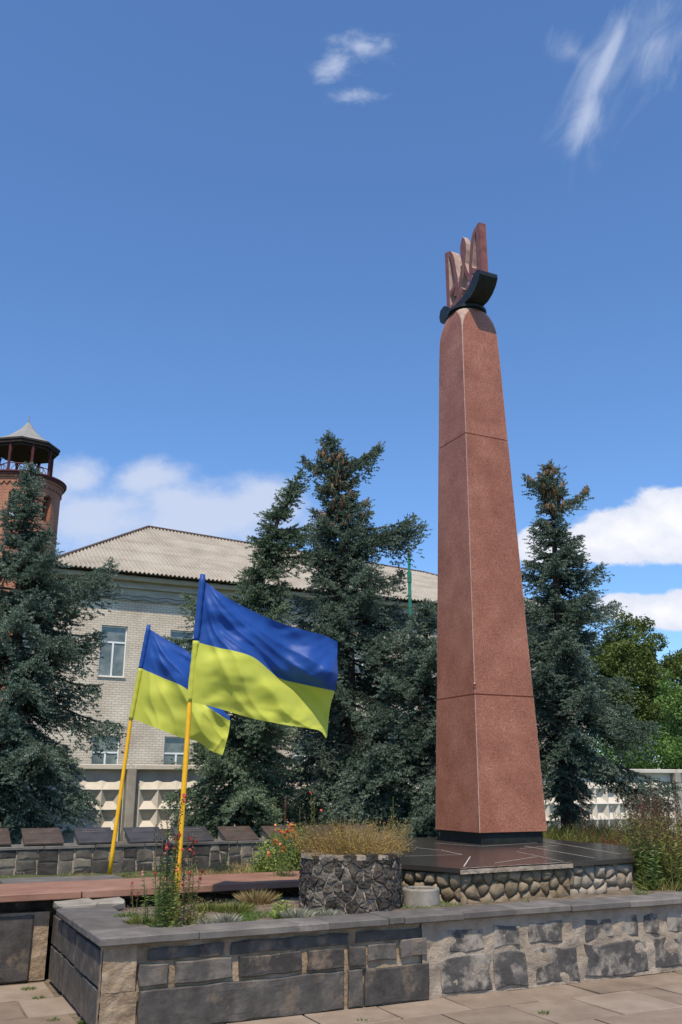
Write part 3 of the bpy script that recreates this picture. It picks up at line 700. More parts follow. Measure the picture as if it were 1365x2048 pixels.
# ================================================================== OBELISK
def build_obelisk():
    ca, cb = 5.91, 3.79
    rt = root('obelisk_monument', W(ca, cb, .912), 'tall tapering red granite obelisk topped by a trident emblem', 'monument')
    mb = MB(); mb.box(ca - .485, ca + .485, cb - .50, cb + .50, .913, 1.06, ch=.004); part('plinth', mb, M_['black_granite'], rt)
    def ring(z, w, c, k=5, wb=None):
        """square with corner arcs radius c"""
        P = []; wb = wb or w
        for q in range(4):
            a0 = -math.pi / 2 - math.pi / 4 * 0 + q * math.pi / 2
            cxs, cys = ((1, -1), (1, 1), (-1, 1), (-1, -1))[q]
            for i in range(k):
                t = a0 + math.pi / 2 * i / (k - 1)
                P.append((ca + cxs * (w - c) + c * math.cos(t), cb + cys * (wb - c) + c * math.sin(t)))
        return [(p[0], p[1], z) for p in P]
    def wz(z): return .535 - (z - 1.05) * (.535 - .335) / 7.2
    def blk(name, rs, k=5):
        mb = MB(); vs = [W(*p) for r in rs for p in r]; n = 4 * k; fs = []; mi = []
        for j in range(len(rs) - 1):
            for i in range(n):
                mb_m = 0 if i % k == k - 1 else 1
                fs.append(((j * n + i, j * n + (i + 1) % n, (j + 1) * n + (i + 1) % n, (j + 1) * n + i), mb_m))
        fs.append((tuple(range(n - 1, -1, -1)), 1)); b = (len(rs) - 1) * n; fs.append((tuple(range(b, b + n)), 1))
        mb.v = [tuple(v) for v in vs]
        for f, m in fs: mb.f.append(f); mb.mi.append(m); mb.t.append(TN[name_i[0]])
        name_i[0] += 1
        return part(name, mb, [M_['granite'], M_['granite_pale']], rt)
    TN = [.5, .35, .65]; name_i = [0]
    g = .010
    blk('shaft_block', [ring(1.055, wz(1.05), .007), ring(2.80 - g, wz(2.8), .007), ring(2.80 - g, wz(2.8) - .02, .007)])
    blk('shaft_block', [ring(2.80 - g, wz(2.8) - .02, .007), ring(2.80 + g, wz(2.8) - .004, .007), ring(6.60 - g, wz(6.6), .007), ring(6.60 - g, wz(6.6) - .02, .007)])
    top = [ring(6.60 - g, wz(6.6) - .02, .007), ring(6.60 + g, wz(6.6) - .003, .007), ring(8.1, wz(8.1), .012)]
    for i in range(1, 15):
        t = i / 14; z = 8.1 + .70 * math.sin(t * math.pi / 2); w = .335 * (1 - t) ** 0 * (.72 + .28 * math.cos(t * math.pi / 2)) if t < 1 else .335 * .72
        w = min(w, wz(8.1)); c = .012 + (w - .012) * max(0, (t - .25) / .75) ** 1.6
        top.append(ring(z, w, min(c, w * .999)))
    blk('shaft_block', top)
    # chip out of the corner above the lower joint
    mb = MB(); r = random.Random(4)
    for (z, s) in ((2.93, .03), (2.89, .02)):
        vs = []; c0 = (ca - wz(2.9) + .006, cb - wz(2.9) + .006)
        for i in range(7):
            t = i / 7 * 2 * math.pi; vs.append(W(c0[0] + s * math.cos(t) * .55 * r.uniform(.7, 1.2) - .004, c0[1] - s * math.cos(t) * .55 - .004, z + s * math.sin(t) * r.uniform(.7, 1.2)))
        vs.append(W(c0[0] - .012, c0[1] - .012, z)); mb.add(vs, [(i, (i + 1) % 7, 7) for i in range(7)])
    part('chipped_edge', mb, M_['granite_dark'], rt)
    # ---- black crescent base
    e = root('x', (0, 0, 0), None, None) if False else None
    mb = MB(); k = 40; P = [(ca + .31 * math.cos(i / k * 2 * math.pi), cb + .31 * math.sin(i / k * 2 * math.pi)) for i in range(k)]
    P2 = [(ca + .27 * math.cos(i / k * 2 * math.pi), cb + .27 * math.sin(i / k * 2 * math.pi)) for i in range(k)]
    mb.prism(P2, 8.79, 8.815); mb.prism(P, 8.815, 8.86)
    base = part('emblem_base', mb, M_['black_granite'], rt)
    out = [(.36, 9.11), (.46, 9.08), (.50, 8.98), (.48, 8.88), (.42, 8.82), (.33, 8.80), (.27, 8.862), (-.22, 8.862), (-.40, 8.885), (-.53, 8.95), (-.63, 9.05), (-.68, 9.14), (-.675, 9.21), (-.61, 9.245)]
    inn = [(-.52, 9.22), (-.40, 9.10), (-.25, 9.02), (-.05, 8.965), (.08, 8.955), (.17, 8.98), (.25, 9.04), (.31, 9.09)]
    prof = out + inn
    mb = MB(); a0, a1 = ca - .20, ca + .13
    # triangulate as strips between outer and inner
    def ext(prof, a0, a1, mb, m=0):
        n = len(prof); vs = [W(a0, cb + p[0], p[1]) for p in prof] + [W(a1, cb + p[0], p[1]) for p in prof]
        fs = [(i, (i + 1) % n, n + (i + 1) % n, n + i) for i in range(n)] + [tuple(range(n)), tuple(range(2 * n - 1, n - 1, -1))]
        mb.add(vs, fs, m)
    ext(prof, a0, a1, mb)
    cr = part('crescent', mb, M_['black_granite'], None); cr.data.transform(rinv(rt)); cr.parent = rt; flat_by_angle(cr, 28)
    # ---- trident, in the plane a = const, left prong at +b
    Z0, HT, WB = 8.84, 1.27, .985
    af, ab_ = ca - .135, ca + .015
    mb = MB(); cnt = [0]
    def pt(x, y): return (cb - .13 + (.5 - x) * WB, Z0 + y * HT)
    def stroke(pts, w, sm=True):
        # smooth
        Q = []
        for i in range(len(pts) - 1):
            p0 = pts[max(i - 1, 0)]; p1 = pts[i]; p2 = pts[i + 1]; p3 = pts[min(i + 2, len(pts) - 1)]
            for s in range(6):
                t = s / 6; Q.append(tuple(.5 * ((2 * p1[k]) + (-p0[k] + p2[k]) * t + (2 * p0[k] - 5 * p1[k] + 4 * p2[k] - p3[k]) * t * t + (-p0[k] + 3 * p1[k] - 3 * p2[k] + p3[k]) * t ** 3) for k in (0, 1)) if sm else (p1[0] + (p2[0] - p1[0]) * t, p1[1] + (p2[1] - p1[1]) * t))
        Q.append(pts[-1]); L = []; Rr = []
        for i, q in enumerate(Q):
            n_ = Q[min(i + 1, len(Q) - 1)]; p_ = Q[max(i - 1, 0)]; dx = (n_[0] - p_[0]) * WB; dy = (n_[1] - p_[1]) * HT; d = math.hypot(dx, dy) or 1; nx, ny = -dy / d * w / 2, dx / d * w / 2
            b_, z_ = pt(*q); L.append((b_ - nx, z_ + ny)); Rr.append((b_ + nx, z_ - ny))
        o = cnt[0] * .0023; cnt[0] += 1
        n = len(L); vs = [W(af + o, *p) for p in L] + [W(af + o, *p) for p in Rr] + [W(ab_ - o, *p) for p in L] + [W(ab_ - o, *p) for p in Rr]
        for i in range(n - 1):
            mb.add([vs[i], vs[i + 1], vs[n + i + 1], vs[n + i]], [(0, 1, 2, 3)], 0); mb.add([vs[2 * n + i], vs[2 * n + i + 1], vs[3 * n + i + 1], vs[3 * n + i]], [(3, 2, 1, 0)], 0)
            mb.add([vs[i], vs[i + 1], vs[2 * n + i + 1], vs[2 * n + i]], [(3, 2, 1, 0)], 1); mb.add([vs[n + i], vs[n + i + 1], vs[3 * n + i + 1], vs[3 * n + i]], [(0, 1, 2, 3)], 1)
        for i in (0, n - 1): mb.add([vs[i], vs[n + i], vs[3 * n + i], vs[2 * n + i]], [(0, 1, 2, 3)], 1)
    def solid(pts, m=1):
        prof = [pt(*p) for p in pts]; n = len(prof); o = cnt[0] * .0023; cnt[0] += 1
        vs = [W(af + o, *p) for p in prof] + [W(ab_ - o, *p) for p in prof]
        mb.add(vs, [tuple(range(n)), tuple(range(2 * n - 1, n - 1, -1))], 0); mb.add(vs, [(i, (i + 1) % n, n + (i + 1) % n, n + i) for i in range(n)], m)
    for sx in (1, -1):
        X = lambda pts: [((x if sx == 1 else 1 - x), y) for x, y in pts]
        solid(X([(0, .12), (.10, .12), (.10, .97), (.06, 1.0), (0, 1.0)]) if sx == 1 else X([(0, .20), (.10, .20), (.10, .97), (.06, 1.0), (0, 1.0)]), 2 if sx == -1 else 1)      # outer bar
        stroke(X([(.05, .965), (.15, .93), (.22, .82), (.27, .62), (.30, .48), (.20, .40), (.07, .36)]), .085)   # inner curl
        stroke(X([(.30, .48), (.31, .38), (.25, .28)]), .08)
        stroke(X([(.05, .16), (.20, .17), (.36, .23), (.46, .30)]), .085)                    # foot
        stroke(X([(.49, .62), (.43, .48), (.34, .32), (.33, .18), (.42, .08), (.50, .0)]), .07)   # loop from the centre
        stroke(X([(.36, .24), (.46, .15), (.52, .13)]), .06)
    solid([(.5, 1.03), (.55, .98), (.585, .90), (.585, .80), (.555, .68), (.53, .58), (.47, .58), (.445, .68), (.415, .80), (.415, .90), (.45, .98)])
    solid([(.5, -.02), (.57, .06), (.54, .2), (.46, .2), (.43, .06)])
    part('trident', mb, [M_['granite_dark'], M_['granite_pale'], M_['granite_dark']], rt)
build_obelisk()

# ================================================================== FENCE
def build_fence():
    B0 = 10.1; rt = root('concrete_fence', W(2.5, B0, 0), 'long pale precast concrete fence with coffered diamond relief panels behind the spruces', 'fence')
    pitch = .3408; W_ = 4.43; ncol = 12; D = .085
    def panel():
        mb = MB(); a0 = .11; a1 = W_ - .11; nc = 12; pw = (a1 - a0 - .12) / nc; x0 = a0 + .06; zt = 1.72; nr = 5
        f = lambda a, b, z: W(2.5 + a, B0 + b, z)
        mb.box(a0, a1, .03, .12, -.2, 1.955, fn=f)
        mb.box(a0 - .06, a1 + .06, -.09, .14, 1.90, 1.99, fn=f, ch=.01)         # cap
        zt = 1.555; D2 = .070; h_ = .3408; bk = .024
        for i in range(nc):
            xa, xb = x0 + i * pw, x0 + (i + 1) * pw; cx_ = (xa + xb) / 2; qx = .19 * pw; qz = .03
            for j in range(nr):
                za, zb = zt - (j + 1) * h_, zt - j * h_; cz = (za + zb) / 2
                P = [(xa, -D2, za), (xb, -D2, za), (xb, -D2, zb), (xa, -D2, zb)]
                Q = [(cx_ - qx, bk, cz - qz), (cx_ + qx, bk, cz - qz), (cx_ + qx, bk, cz + qz), (cx_ - qx, bk, cz + qz)]
                mb.add([f(*p) for p in P + Q], [(0, 1, 5, 4), (1, 2, 6, 5), (2, 3, 7, 6), (3, 0, 4, 7), (4, 5, 6, 7)])
            zq = zt + h_ * .40; zp = zt + h_ * .58
            mb.add([f(*p) for p in [(xa, -D2, zt), (xb, -D2, zt), (cx_ + qx, bk, zq), (cx_ - qx, bk, zq), (xa, bk, zp), (xb, bk, zp)]], [(0, 1, 2, 3), (0, 3, 4), (1, 5, 2)])
        mb.box(x0 - .001, x0 + nc * pw + .001, -.0695, .029, zt - nr * h_ - .06, zt - nr * h_ - .001, fn=f)
        return mb
    p0 = part('fence_panel', panel(), M_['concrete'], rt)
    mb = MB(); f = lambda a, b, z: W(2.5 + a, B0 + b, z)
    mb.box(-.085, .085, -.13, .10, -.2, 1.93, fn=f, ch=.015); q0 = part('fence_post', mb, M_['concrete_grey'], rt)
    ux = Vector((W_, 0, 0))
    rt.rotation_euler = (0, 0, 0)
    d = W(W_, 0, 0) - W(0, 0, 0)
    for k in range(-2, 6):
        if k == 0: continue
        o = p0.copy(); link(o); o.parent = rt; o.location = d * k
        o = q0.copy(); link(o); o.parent = rt; o.location = d * k
build_fence()

# ================================================================== BUILDING
def add_uv(me, f):
    uv = me.uv_layers.new(name='UVMap')
    for l in me.loops: uv.data[l.index].uv = f(me.vertices[l.vertex_index].co)
def build_building():
    rnd = random.Random(51); B0 = 27.5; A0, A1 = 3.4, 28.3; BD = 41
    rt = root('brick_building', W(15, 28, 0), 'two storey cream brick building with grey corrugated hip roof behind the spruces', 'building')
    wins = []
    a = 2.5
    k = 0
    while 5.17 + 2.66 * k + 1 < A1 - .5: wins.append(5.17 + 2.66 * k); k += 1
    rows = [(1.45, 3.37), (5.49, 7.42)]
    # facade with holes
    xs = [A0]; 
    for w in wins: xs += [w, w + .99]
    xs.append(A1)
    zs = [-.1, 1.45, 3.37, 5.49, 7.42, 8.42]
    mb = MB()
    for i in range(len(xs) - 1):
        for j in range(len(zs) - 1):
            if i % 2 == 1 and j % 2 == 1: continue
            mb.face([W(xs[i], B0, zs[j]), W(xs[i + 1], B0, zs[j]), W(xs[i + 1], B0, zs[j + 1]), W(xs[i], B0, zs[j + 1])])
    for w in wins:      # reveals
        for z0, z1 in rows:
            a0, a1, d = w, w + .99, .16
            mb.face([W(a0, B0, z0), W(a0, B0, z1), W(a0, B0 + d, z1), W(a0, B0 + d, z0)]); mb.face([W(a1, B0, z0), W(a1, B0 + d, z0), W(a1, B0 + d, z1), W(a1, B0, z1)])
            mb.face([W(a0, B0, z1), W(a1, B0, z1), W(a1, B0 + d, z1), W(a0, B0 + d, z1)]); mb.face([W(a0, B0, z0), W(a0, B0 + d, z0), W(a1, B0 + d, z0), W(a1, B0, z0)])
    mb.face([W(A0, BD, -.1), W(A0, B0, -.1), W(A0, B0, 8.42), W(A0, BD, 8.42)]); mb.face([W(A1, B0, -.1), W(A1, BD, -.1), W(A1, BD, 8.42), W(A1, B0, 8.42)]); mb.face([W(A1, BD, -.1), W(A0, BD, -.1), W(A0, BD, 8.42), W(A1, BD, 8.42)])
    wall = mb.mesh('wall')
    def uvf(co):
        dx, dy = co.x - OX, co.y - OY; a = dx * UX + dy * UY; b = -dx * UY + dy * UX
        return (a + b, co.z)
    add_uv(wall, uvf)
    part('wall', wall, M_['brick_cream'], rt)
    # cornice bands
    mb = MB()
    mb.box(A0 - .02, A1 + .02, B0 - .05, BD + .05, 8.421, 8.50); mb.box(A0 + .01, A1 - .01, B0 - .02, BD, 8.501, 8.90)
    mb.box(A0 - .10, A1 + .10, B0 - .14, BD + .1, 8.901, 8.97); mb.box(A0 - .06, A1 + .06, B0 - .09, BD + .1, 8.971, 9.16)
    mb.box(A0 - .34, A1 + .34, B0 - .36, BD + .34, 9.161, 9.36, ch=.05)
    part('cornice', mb, M_['plaster'], rt)
    # roof: corrugated front slope clipped by hips
    E0, E1, EB = 2.72, 28.95, 26.85; RB = 34.2; RA0, RA1 = 8.3, 23.6; ez = 9.42
    def ridge_z(a): return 13.35 - (a - RA0) * .045
    mb = MB(); wl = .172; st = wl / 6; na = int((E1 - E0) / st); rowsn = 5
    def zroof(a, t):      # t 0 eave .. 1 ridge
        zr = 13.35 - .3 * t
        return ez + (ridge_z(min(max(a, RA0), RA1)) - ez) * t
    patch = {}
    for r in range(rowsn):
        t0, t1 = r / rowsn - (.012 if r else 0), (r + 1) / rowsn
        lift = .0
        cols = []
        for i in range(na + 1):
            a = E0 + i * st
            tm = 1.0
            if a < RA0: tm = (a - E0) / (RA0 - E0)
            if a > RA1: tm = (E1 - a) / (E1 - RA1)
            sh = int((a - E0) / (wl * 6)); key = (r, sh)
            if key not in patch: patch[key] = (rnd.random(), rnd.uniform(-.02, .02))
            off = patch[key][1] / 7
            wv = .038 * math.cos(i / 6 * 2 * math.pi)
            ta, tb = min(t0 + (off if r else off * .8), tm), min(t1 + .0, tm)
            def P(t, up): b = EB + (RB - EB) * t; return W(a, b, zroof(a, t) + wv + up)
            cols.append((P(ta, .018), P(tb, .0), tb - ta, patch[key][0], ta))
        for i in range(na):
            c0, c1 = cols[i], cols[i + 1]
            if c0[2] <= .002 and c1[2] <= .002: continue
            mb.face([c0[0], c1[0], c1[1], c0[1]], 0, c0[3] * .25 + .75 * (.5 + .5 * math.cos((i + .5) / 6 * 2 * math.pi)))  # random sheet tone plus painted wave shading: valleys darker, crests lighter
            if c0[3] == c1[3] or True:
                dn = Vector((0, 0, -.02)); mb.face([c0[0] + dn, c1[0] + dn, c1[0], c0[0]], 0, 0)
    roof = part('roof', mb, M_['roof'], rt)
    # other slopes and closed soffit
    mb = MB(); BB = RB * 2 - EB
    pA = W(E0, EB, ez - .03); pB = W(E0, BB, ez - .03); pC = W(E1, EB, ez - .03); pD = W(E1, BB, ez - .03); r0 = W(RA0, RB, 13.33); r1 = W(RA1, RB, ridge_z(RA1) - .02)
    mb.face([pB, pA, r0]); mb.face([pC, pD, r1]); mb.face([pD, pB, r0, r1]); mb.face([pA, pB, pD, pC]); mb.face([pA, pC, r1, r0])
    part('roof_deck', mb, M_['darkwood'], rt)
    mb = MB()
    for p, q in ((pA, r0), (r0, r1), (r1, pC)): mb.tube([Vector(p) + Vector((0, 0, .05)), Vector(q) + Vector((0, 0, .05))], .07, 6)
    part('ridge_cap', mb, M_['roofcap'], rt)
    # windows
    first = None; flower = None
    for z0, z1 in rows:
        for wi, w in enumerate(wins):
            if first is None:
                fr = MB(); a0, a1 = w, w + .99; y = B0 + .085; t = .05; h = z1 - z0
                zt = z0 + h * .68
                for bx in ((a0 + .004, a0 + t, z0 + .004, z1 - .004), (a1 - t, a1 - .004, z0 + .004, z1 - .004), (a0 + t, a1 - t, z1 - t, z1 - .004), (a0 + t, a1 - t, z0 + .004, z0 + t), (a0 + t, a1 - t, zt - .03, zt + .03), ((a0 + a1) / 2 - .032, (a0 + a1) / 2 + .032, z0 + t, zt - .03)):
                    fr.box(bx[0], bx[1], y, y + .06, bx[2], bx[3])
                wo = part('window', fr, M_['white'], rt)
                g = MB(); g.face([W(a0 + .02, y + .03, z0 + .02), W(a1 - .02, y + .03, z0 + .02), W(a1 - .02, y + .03, z1 - .02), W(a0 + .02, y + .03, z1 - .02)])
                gm = g.mesh('pane'); gm.transform(rinv(rt)); gm.materials.append(M_['glass']); go = link(bpy.data.objects.new('pane', gm)); go.parent = wo
                sl = MB(); sl.box(a0 - .03, a1 + .03, B0 - .05, B0 + .08, z0 - .035, z0 - .002); sm = sl.mesh('sill'); sm.transform(rinv(rt)); sm.materials.append(M_['plaster']); so = link(bpy.data.objects.new('sill', sm)); so.parent = wo
                first = (wo, w, z0)
            else:
                o = copy_tree(first[0], rt); o.location = W(w - first[1], 0, z0 - first[2]) - W(0, 0, 0)
    # dark rooms behind the panes
    mb = MB(); mb.box(A0 + .3, A1 - .3, B0 + .3, B0 + .4, .2, 8.2); part('interior', mb, M_['darkwood'], rt)
    # cables along the frieze
    for zz, sag in ((8.62, .05), (8.50, .09)):
        mb = MB(); mb.tube([W(A0 + (A1 - A0) * i / 60, B0 - .16, zz - .03 * abs(math.sin(i * .9)) - sag * (i % 2)) for i in range(61)], .012, 5); part('cable', mb, M_['cable'], rt)
    return
build_building()

def build_tower():
    rnd = random.Random(61); c = aty(41, 1000, 50); c.z = 0; cx, cy = c.x, c.y
    rt = root('brick_tower', (cx, cy, 0), 'round red brick fire tower with open belvedere under a pointed metal roof', 'tower')
    ns = 192; R0 = 2.22
    nw = 8; ph = math.atan2(-cy, -cx)
    # window angular centres so that two openings face the camera
    cen = []
    for px in (27, 95):
        s = (px - 41) / 79.0; cen.append(ph + math.asin(s * 1.0))
    st = cen[1] - cen[0]; nw = round(2 * math.pi / st); st = 2 * math.pi / nw
    angs = [cen[0] + st * i for i in range(nw)]
    hw = .24 / R0 * .95; zb, zs = 15.9, 17.15
    def inside(t, z):
        for a in angs:
            d = (t - a + math.pi) % (2 * math.pi) - math.pi
            if abs(d) < hw * 1.25:
                x = d * R0; w = hw * 1.25 * R0
                if zb < z < zs: return True
                if z >= zs and x * x + (z - zs) ** 2 < w * w: return True
        return False
    zsr = [0, 4, 8, 12, 14, 15, 15.9] + [15.9 + .07 * i for i in range(1, 30)] + [18.1, 18.3]
    mb = MB(); verts = {}
    me = bpy.data.meshes.new('wall'); V = []; Fc = []
    for j, z in enumerate(zsr):
        for i in range(ns): t = 2 * math.pi * i / ns; V.append((cx + R0 * math.cos(t), cy + R0 * math.sin(t), z))
    for j in range(len(zsr) - 1):
        for i in range(ns):
            if inside(2 * math.pi * (i + .5) / ns, (zsr[j] + zsr[j + 1]) / 2): continue
            Fc.append((j * ns + i, j * ns + (i + 1) % ns, (j + 1) * ns + (i + 1) % ns, (j + 1) * ns + i))
    me.from_pydata(V, [], Fc); me.update()
    uv = me.uv_layers.new(name='UVMap')
    for p in me.polygons:
        i = Fc[p.index][0] % ns
        for li in p.loop_indices:
            co = me.vertices[me.loops[li].vertex_index].co; k = me.loops[li].vertex_index % ns
            if k == 0 and i == ns - 1: k = ns
            uv.data[li].uv = (k / ns * 2 * math.pi * R0, co.z)
    o = part('wall', me, M_['brick_red'], rt)
    md = o.modifiers.new('thick', 'SOLIDIFY'); md.thickness = .45; md.offset = -1
    mb = MB()
    def ringb(r, z0, z1, rin=1.6, m=0):
        P = [(cx + r * math.cos(2 * math.pi * i / 96), cy + r * math.sin(2 * math.pi * i / 96)) for i in range(96)]; mb.prism(P, z0, z1, m, fn=lambda x, y, z: Vector((x, y, z)))
    ringb(2.30, 18.02, 18.16); ringb(2.36, 18.161, 18.30); ringb(2.46, 18.301, 18.42, m=1); ringb(2.52, 18.421, 18.50, m=1)
    for i in range(44):    # corbel arches
        t = 2 * math.pi * i / 44; q = lambda tt, r, z: Vector((cx + r * math.cos(tt), cy + r * math.sin(tt), z)); w = math.pi / 44 * .95
        vs = []
        for r in (2.2, 2.29):
            for dt, z in ((-w, 18.02), (w, 18.02), (w, 17.93), (w * .45, 17.83), (0, 17.76), (-w * .45, 17.83), (-w, 17.93)): vs.append(q(t + dt, r, z))
        mb.add(vs, [tuple(range(13, 6, -1))] + [(k, (k + 1) % 7, 7 + (k + 1) % 7, 7 + k) for k in range(7)])
    cm = mb.mesh('cornice'); add_uv(cm, lambda co: (math.atan2(co.y - cy, co.x - cx) * 2.3, co.z)); part('cornice', cm, [M_['brick_red'], M_['redmetal']], rt)
    # belvedere posts, rails, arcs
    np_ = 8; pr = 1.62
    for i in range(np_):
        t = ph + .25 + 2 * math.pi * i / np_; mb = MB(); x, y = cx + pr * math.cos(t), cy + pr * math.sin(t)
        mb.tube([(x, y, 18.5), (x, y, 20.75)], .085, 8); part('post', mb, M_['redmetal'], rt)
    mb = MB()
    for z in (19.25, 18.6):
        mb.tube([(cx + pr * math.cos(ph + .25 + 2 * math.pi * i / np_), cy + pr * math.sin(ph + .25 + 2 * math.pi * i / np_), z) for i in range(np_ + 1)], .03, 5)
    for i in range(np_):
        t0, t1 = ph + .25 + 2 * math.pi * i / np_, ph + .25 + 2 * math.pi * (i + 1) / np_
        p, q = Vector((cx + pr * math.cos(t0), cy + pr * math.sin(t0), 0)), Vector((cx + pr * math.cos(t1), cy + pr * math.sin(t1), 0))
        for k in (.33, .5, .67): m_ = p.lerp(q, k); mb.tube([(m_.x, m_.y, 18.6), (m_.x, m_.y, 19.25)], .02, 4)
        mb.tube([tuple(p.lerp(q, .5 - .42 * math.cos(a * math.pi / 10)) + Vector((0, 0, 18.6 + .62 * math.sin(a * math.pi / 10)))) for a in range(11)], .02, 4)
        mb.tube([tuple(p.lerp(q, .5 - .45 * math.cos(a * math.pi / 10)) + Vector((0, 0, 19.9 + .6 * math.sin(a * math.pi / 10)))) for a in range(11)], .025, 4)
    part('railing', mb, M_['redmetal'], rt)
    mb = MB(); mb2 = MB(); n = 8
    prof = [(1.98, 20.62), (1.96, 20.74), (1.22, 21.15), (.52, 21.75), (.05, 22.35), (.02, 22.8)]
    q = lambda i, pr_: Vector((cx + pr_[0] * math.cos(ph + .25 + math.pi / 8 + 2 * math.pi * i / n), cy + pr_[0] * math.sin(ph + .25 + math.pi / 8 + 2 * math.pi * i / n), pr_[1]))
    for j in range(len(prof) - 1):
        for i in range(n): mb.face([q(i, prof[j]), q(i + 1, prof[j]), q(i + 1, prof[j + 1]), q(i, prof[j + 1])], 1 if j == 0 else 0)
    part('roof', mb, [M_['zinc'], M_['darkwood']], rt)
    mb = MB(); mb.prism([(q(i, (1.92, 0)).x, q(i, (1.92, 0)).y) for i in range(n)], 20.45, 20.61, fn=lambda x, y, z: Vector((x, y, z))); mb.prism([(q(i, (1.75, 0)).x, q(i, (1.75, 0)).y) for i in range(n)], 20.30, 20.449, fn=lambda x, y, z: Vector((x, y, z)))
    part('soffit', mb, M_['darkwood'], rt)
build_tower()

# ================================================================== FLAGS
def cr_interp(P, t):
    n = len(P) - 1; x = t * n; i = min(int(x), n - 1); f = x - i
    p0, p1, p2, p3 = P[max(i - 1, 0)], P[i], P[i + 1], P[min(i + 2, n)]
    if i == 0: p0 = p1 * 2 - p2
    if i == n - 1: p3 = p2 * 2 - p1
    return .5 * ((2 * p1) + (p2 - p0) * f + (2 * p0 - 5 * p1 + 4 * p2 - p3) * f * f + (3 * p1 - p0 - 3 * p2 + p3) * f ** 3)
def build_flag(pole_pts, grid, wr, label_f, label_p, seed):
    """pole_pts: world points base..top; grid: rows (top->bottom) of control points"""
    p = [Vector(q) for q in pole_pts]
    rp = root('flag_pole', p[0], label_p, 'flag pole', group='yellow flag poles')
    mb = MB(); 
    Q = []
    for i in range(len(p) - 1):
        for k in range(6): Q.append(p[i].lerp(p[i + 1], k / 6))
    Q.append(p[-1]); mb.tube(Q, [.0245 - .006 * i / len(Q) for i in range(len(Q))], 14)
    o = part('pole', mb, M_['pole'], rp, smooth=True)
    NU, NV = 110, 72
    rf = root('flag', p[-1] - Vector((0, 0, 1)), label_f, 'flag', group='blue and yellow flags')
    rows = [[Vector(q) for q in r] for r in grid]
    rr = random.Random(seed)
    V = []
    for j in range(NV + 1):
        v = j / NV
        for i in range(NU + 1):
            u = i / NU
            col = [cr_interp(r, u) for r in rows]; q = cr_interp(col, v)
            q = q + Vector((0, -1, 0)) * wr(u, v); V.append(q)
    half = NV // 2
    for nm, j0, j1, m in (('blue_band', 0, half, 'blue'), ('yellow_band', half, NV, 'yellow')):
        mb = MB(); w = NU + 1
        mb.v = [tuple(q) for q in V[j0 * w:(j1 + 1) * w]]
        for j in range(j1 - j0):
            for i in range(NU): mb.f.append((j * w + i, j * w + w + i, j * w + w + i + 1, j * w + i + 1)); mb.mi.append(0); mb.t.append(.5)
        o = part(nm, mb, M_[m], rf, smooth=True)
        # sleeve round the pole
        mb = MB(); top = V[j0 * w]; bot = V[j1 * w]; c0, c1 = None, None
        def onpole(z):
            for a, b in zip(p[:-1], p[1:]):
                if min(a.z, b.z) - 1e-6 <= z <= max(a.z, b.z) + 1e-6: return a.lerp(b, (z - a.z) / (b.z - a.z))
            return p[-1] + (p[-1] - p[-2]).normalized() * (z - p[-1].z)
        pts = []; rad = []
        for k in range(17):
            z = top.z + (bot.z - top.z) * k / 16; pts.append(onpole(z)); rad.append(.028 + .0022 * math.sin(k * 1.9 + seed))
        if nm == 'blue_band': pts[0] = pts[0] + (pts[0] - pts[1]).normalized() * .05; rad[0] = .024
        mb.tube(pts, rad, 14); s = part('sleeve', mb, M_[m], None, smooth=True); s.data.transform(rinv(rf)); s.parent = o
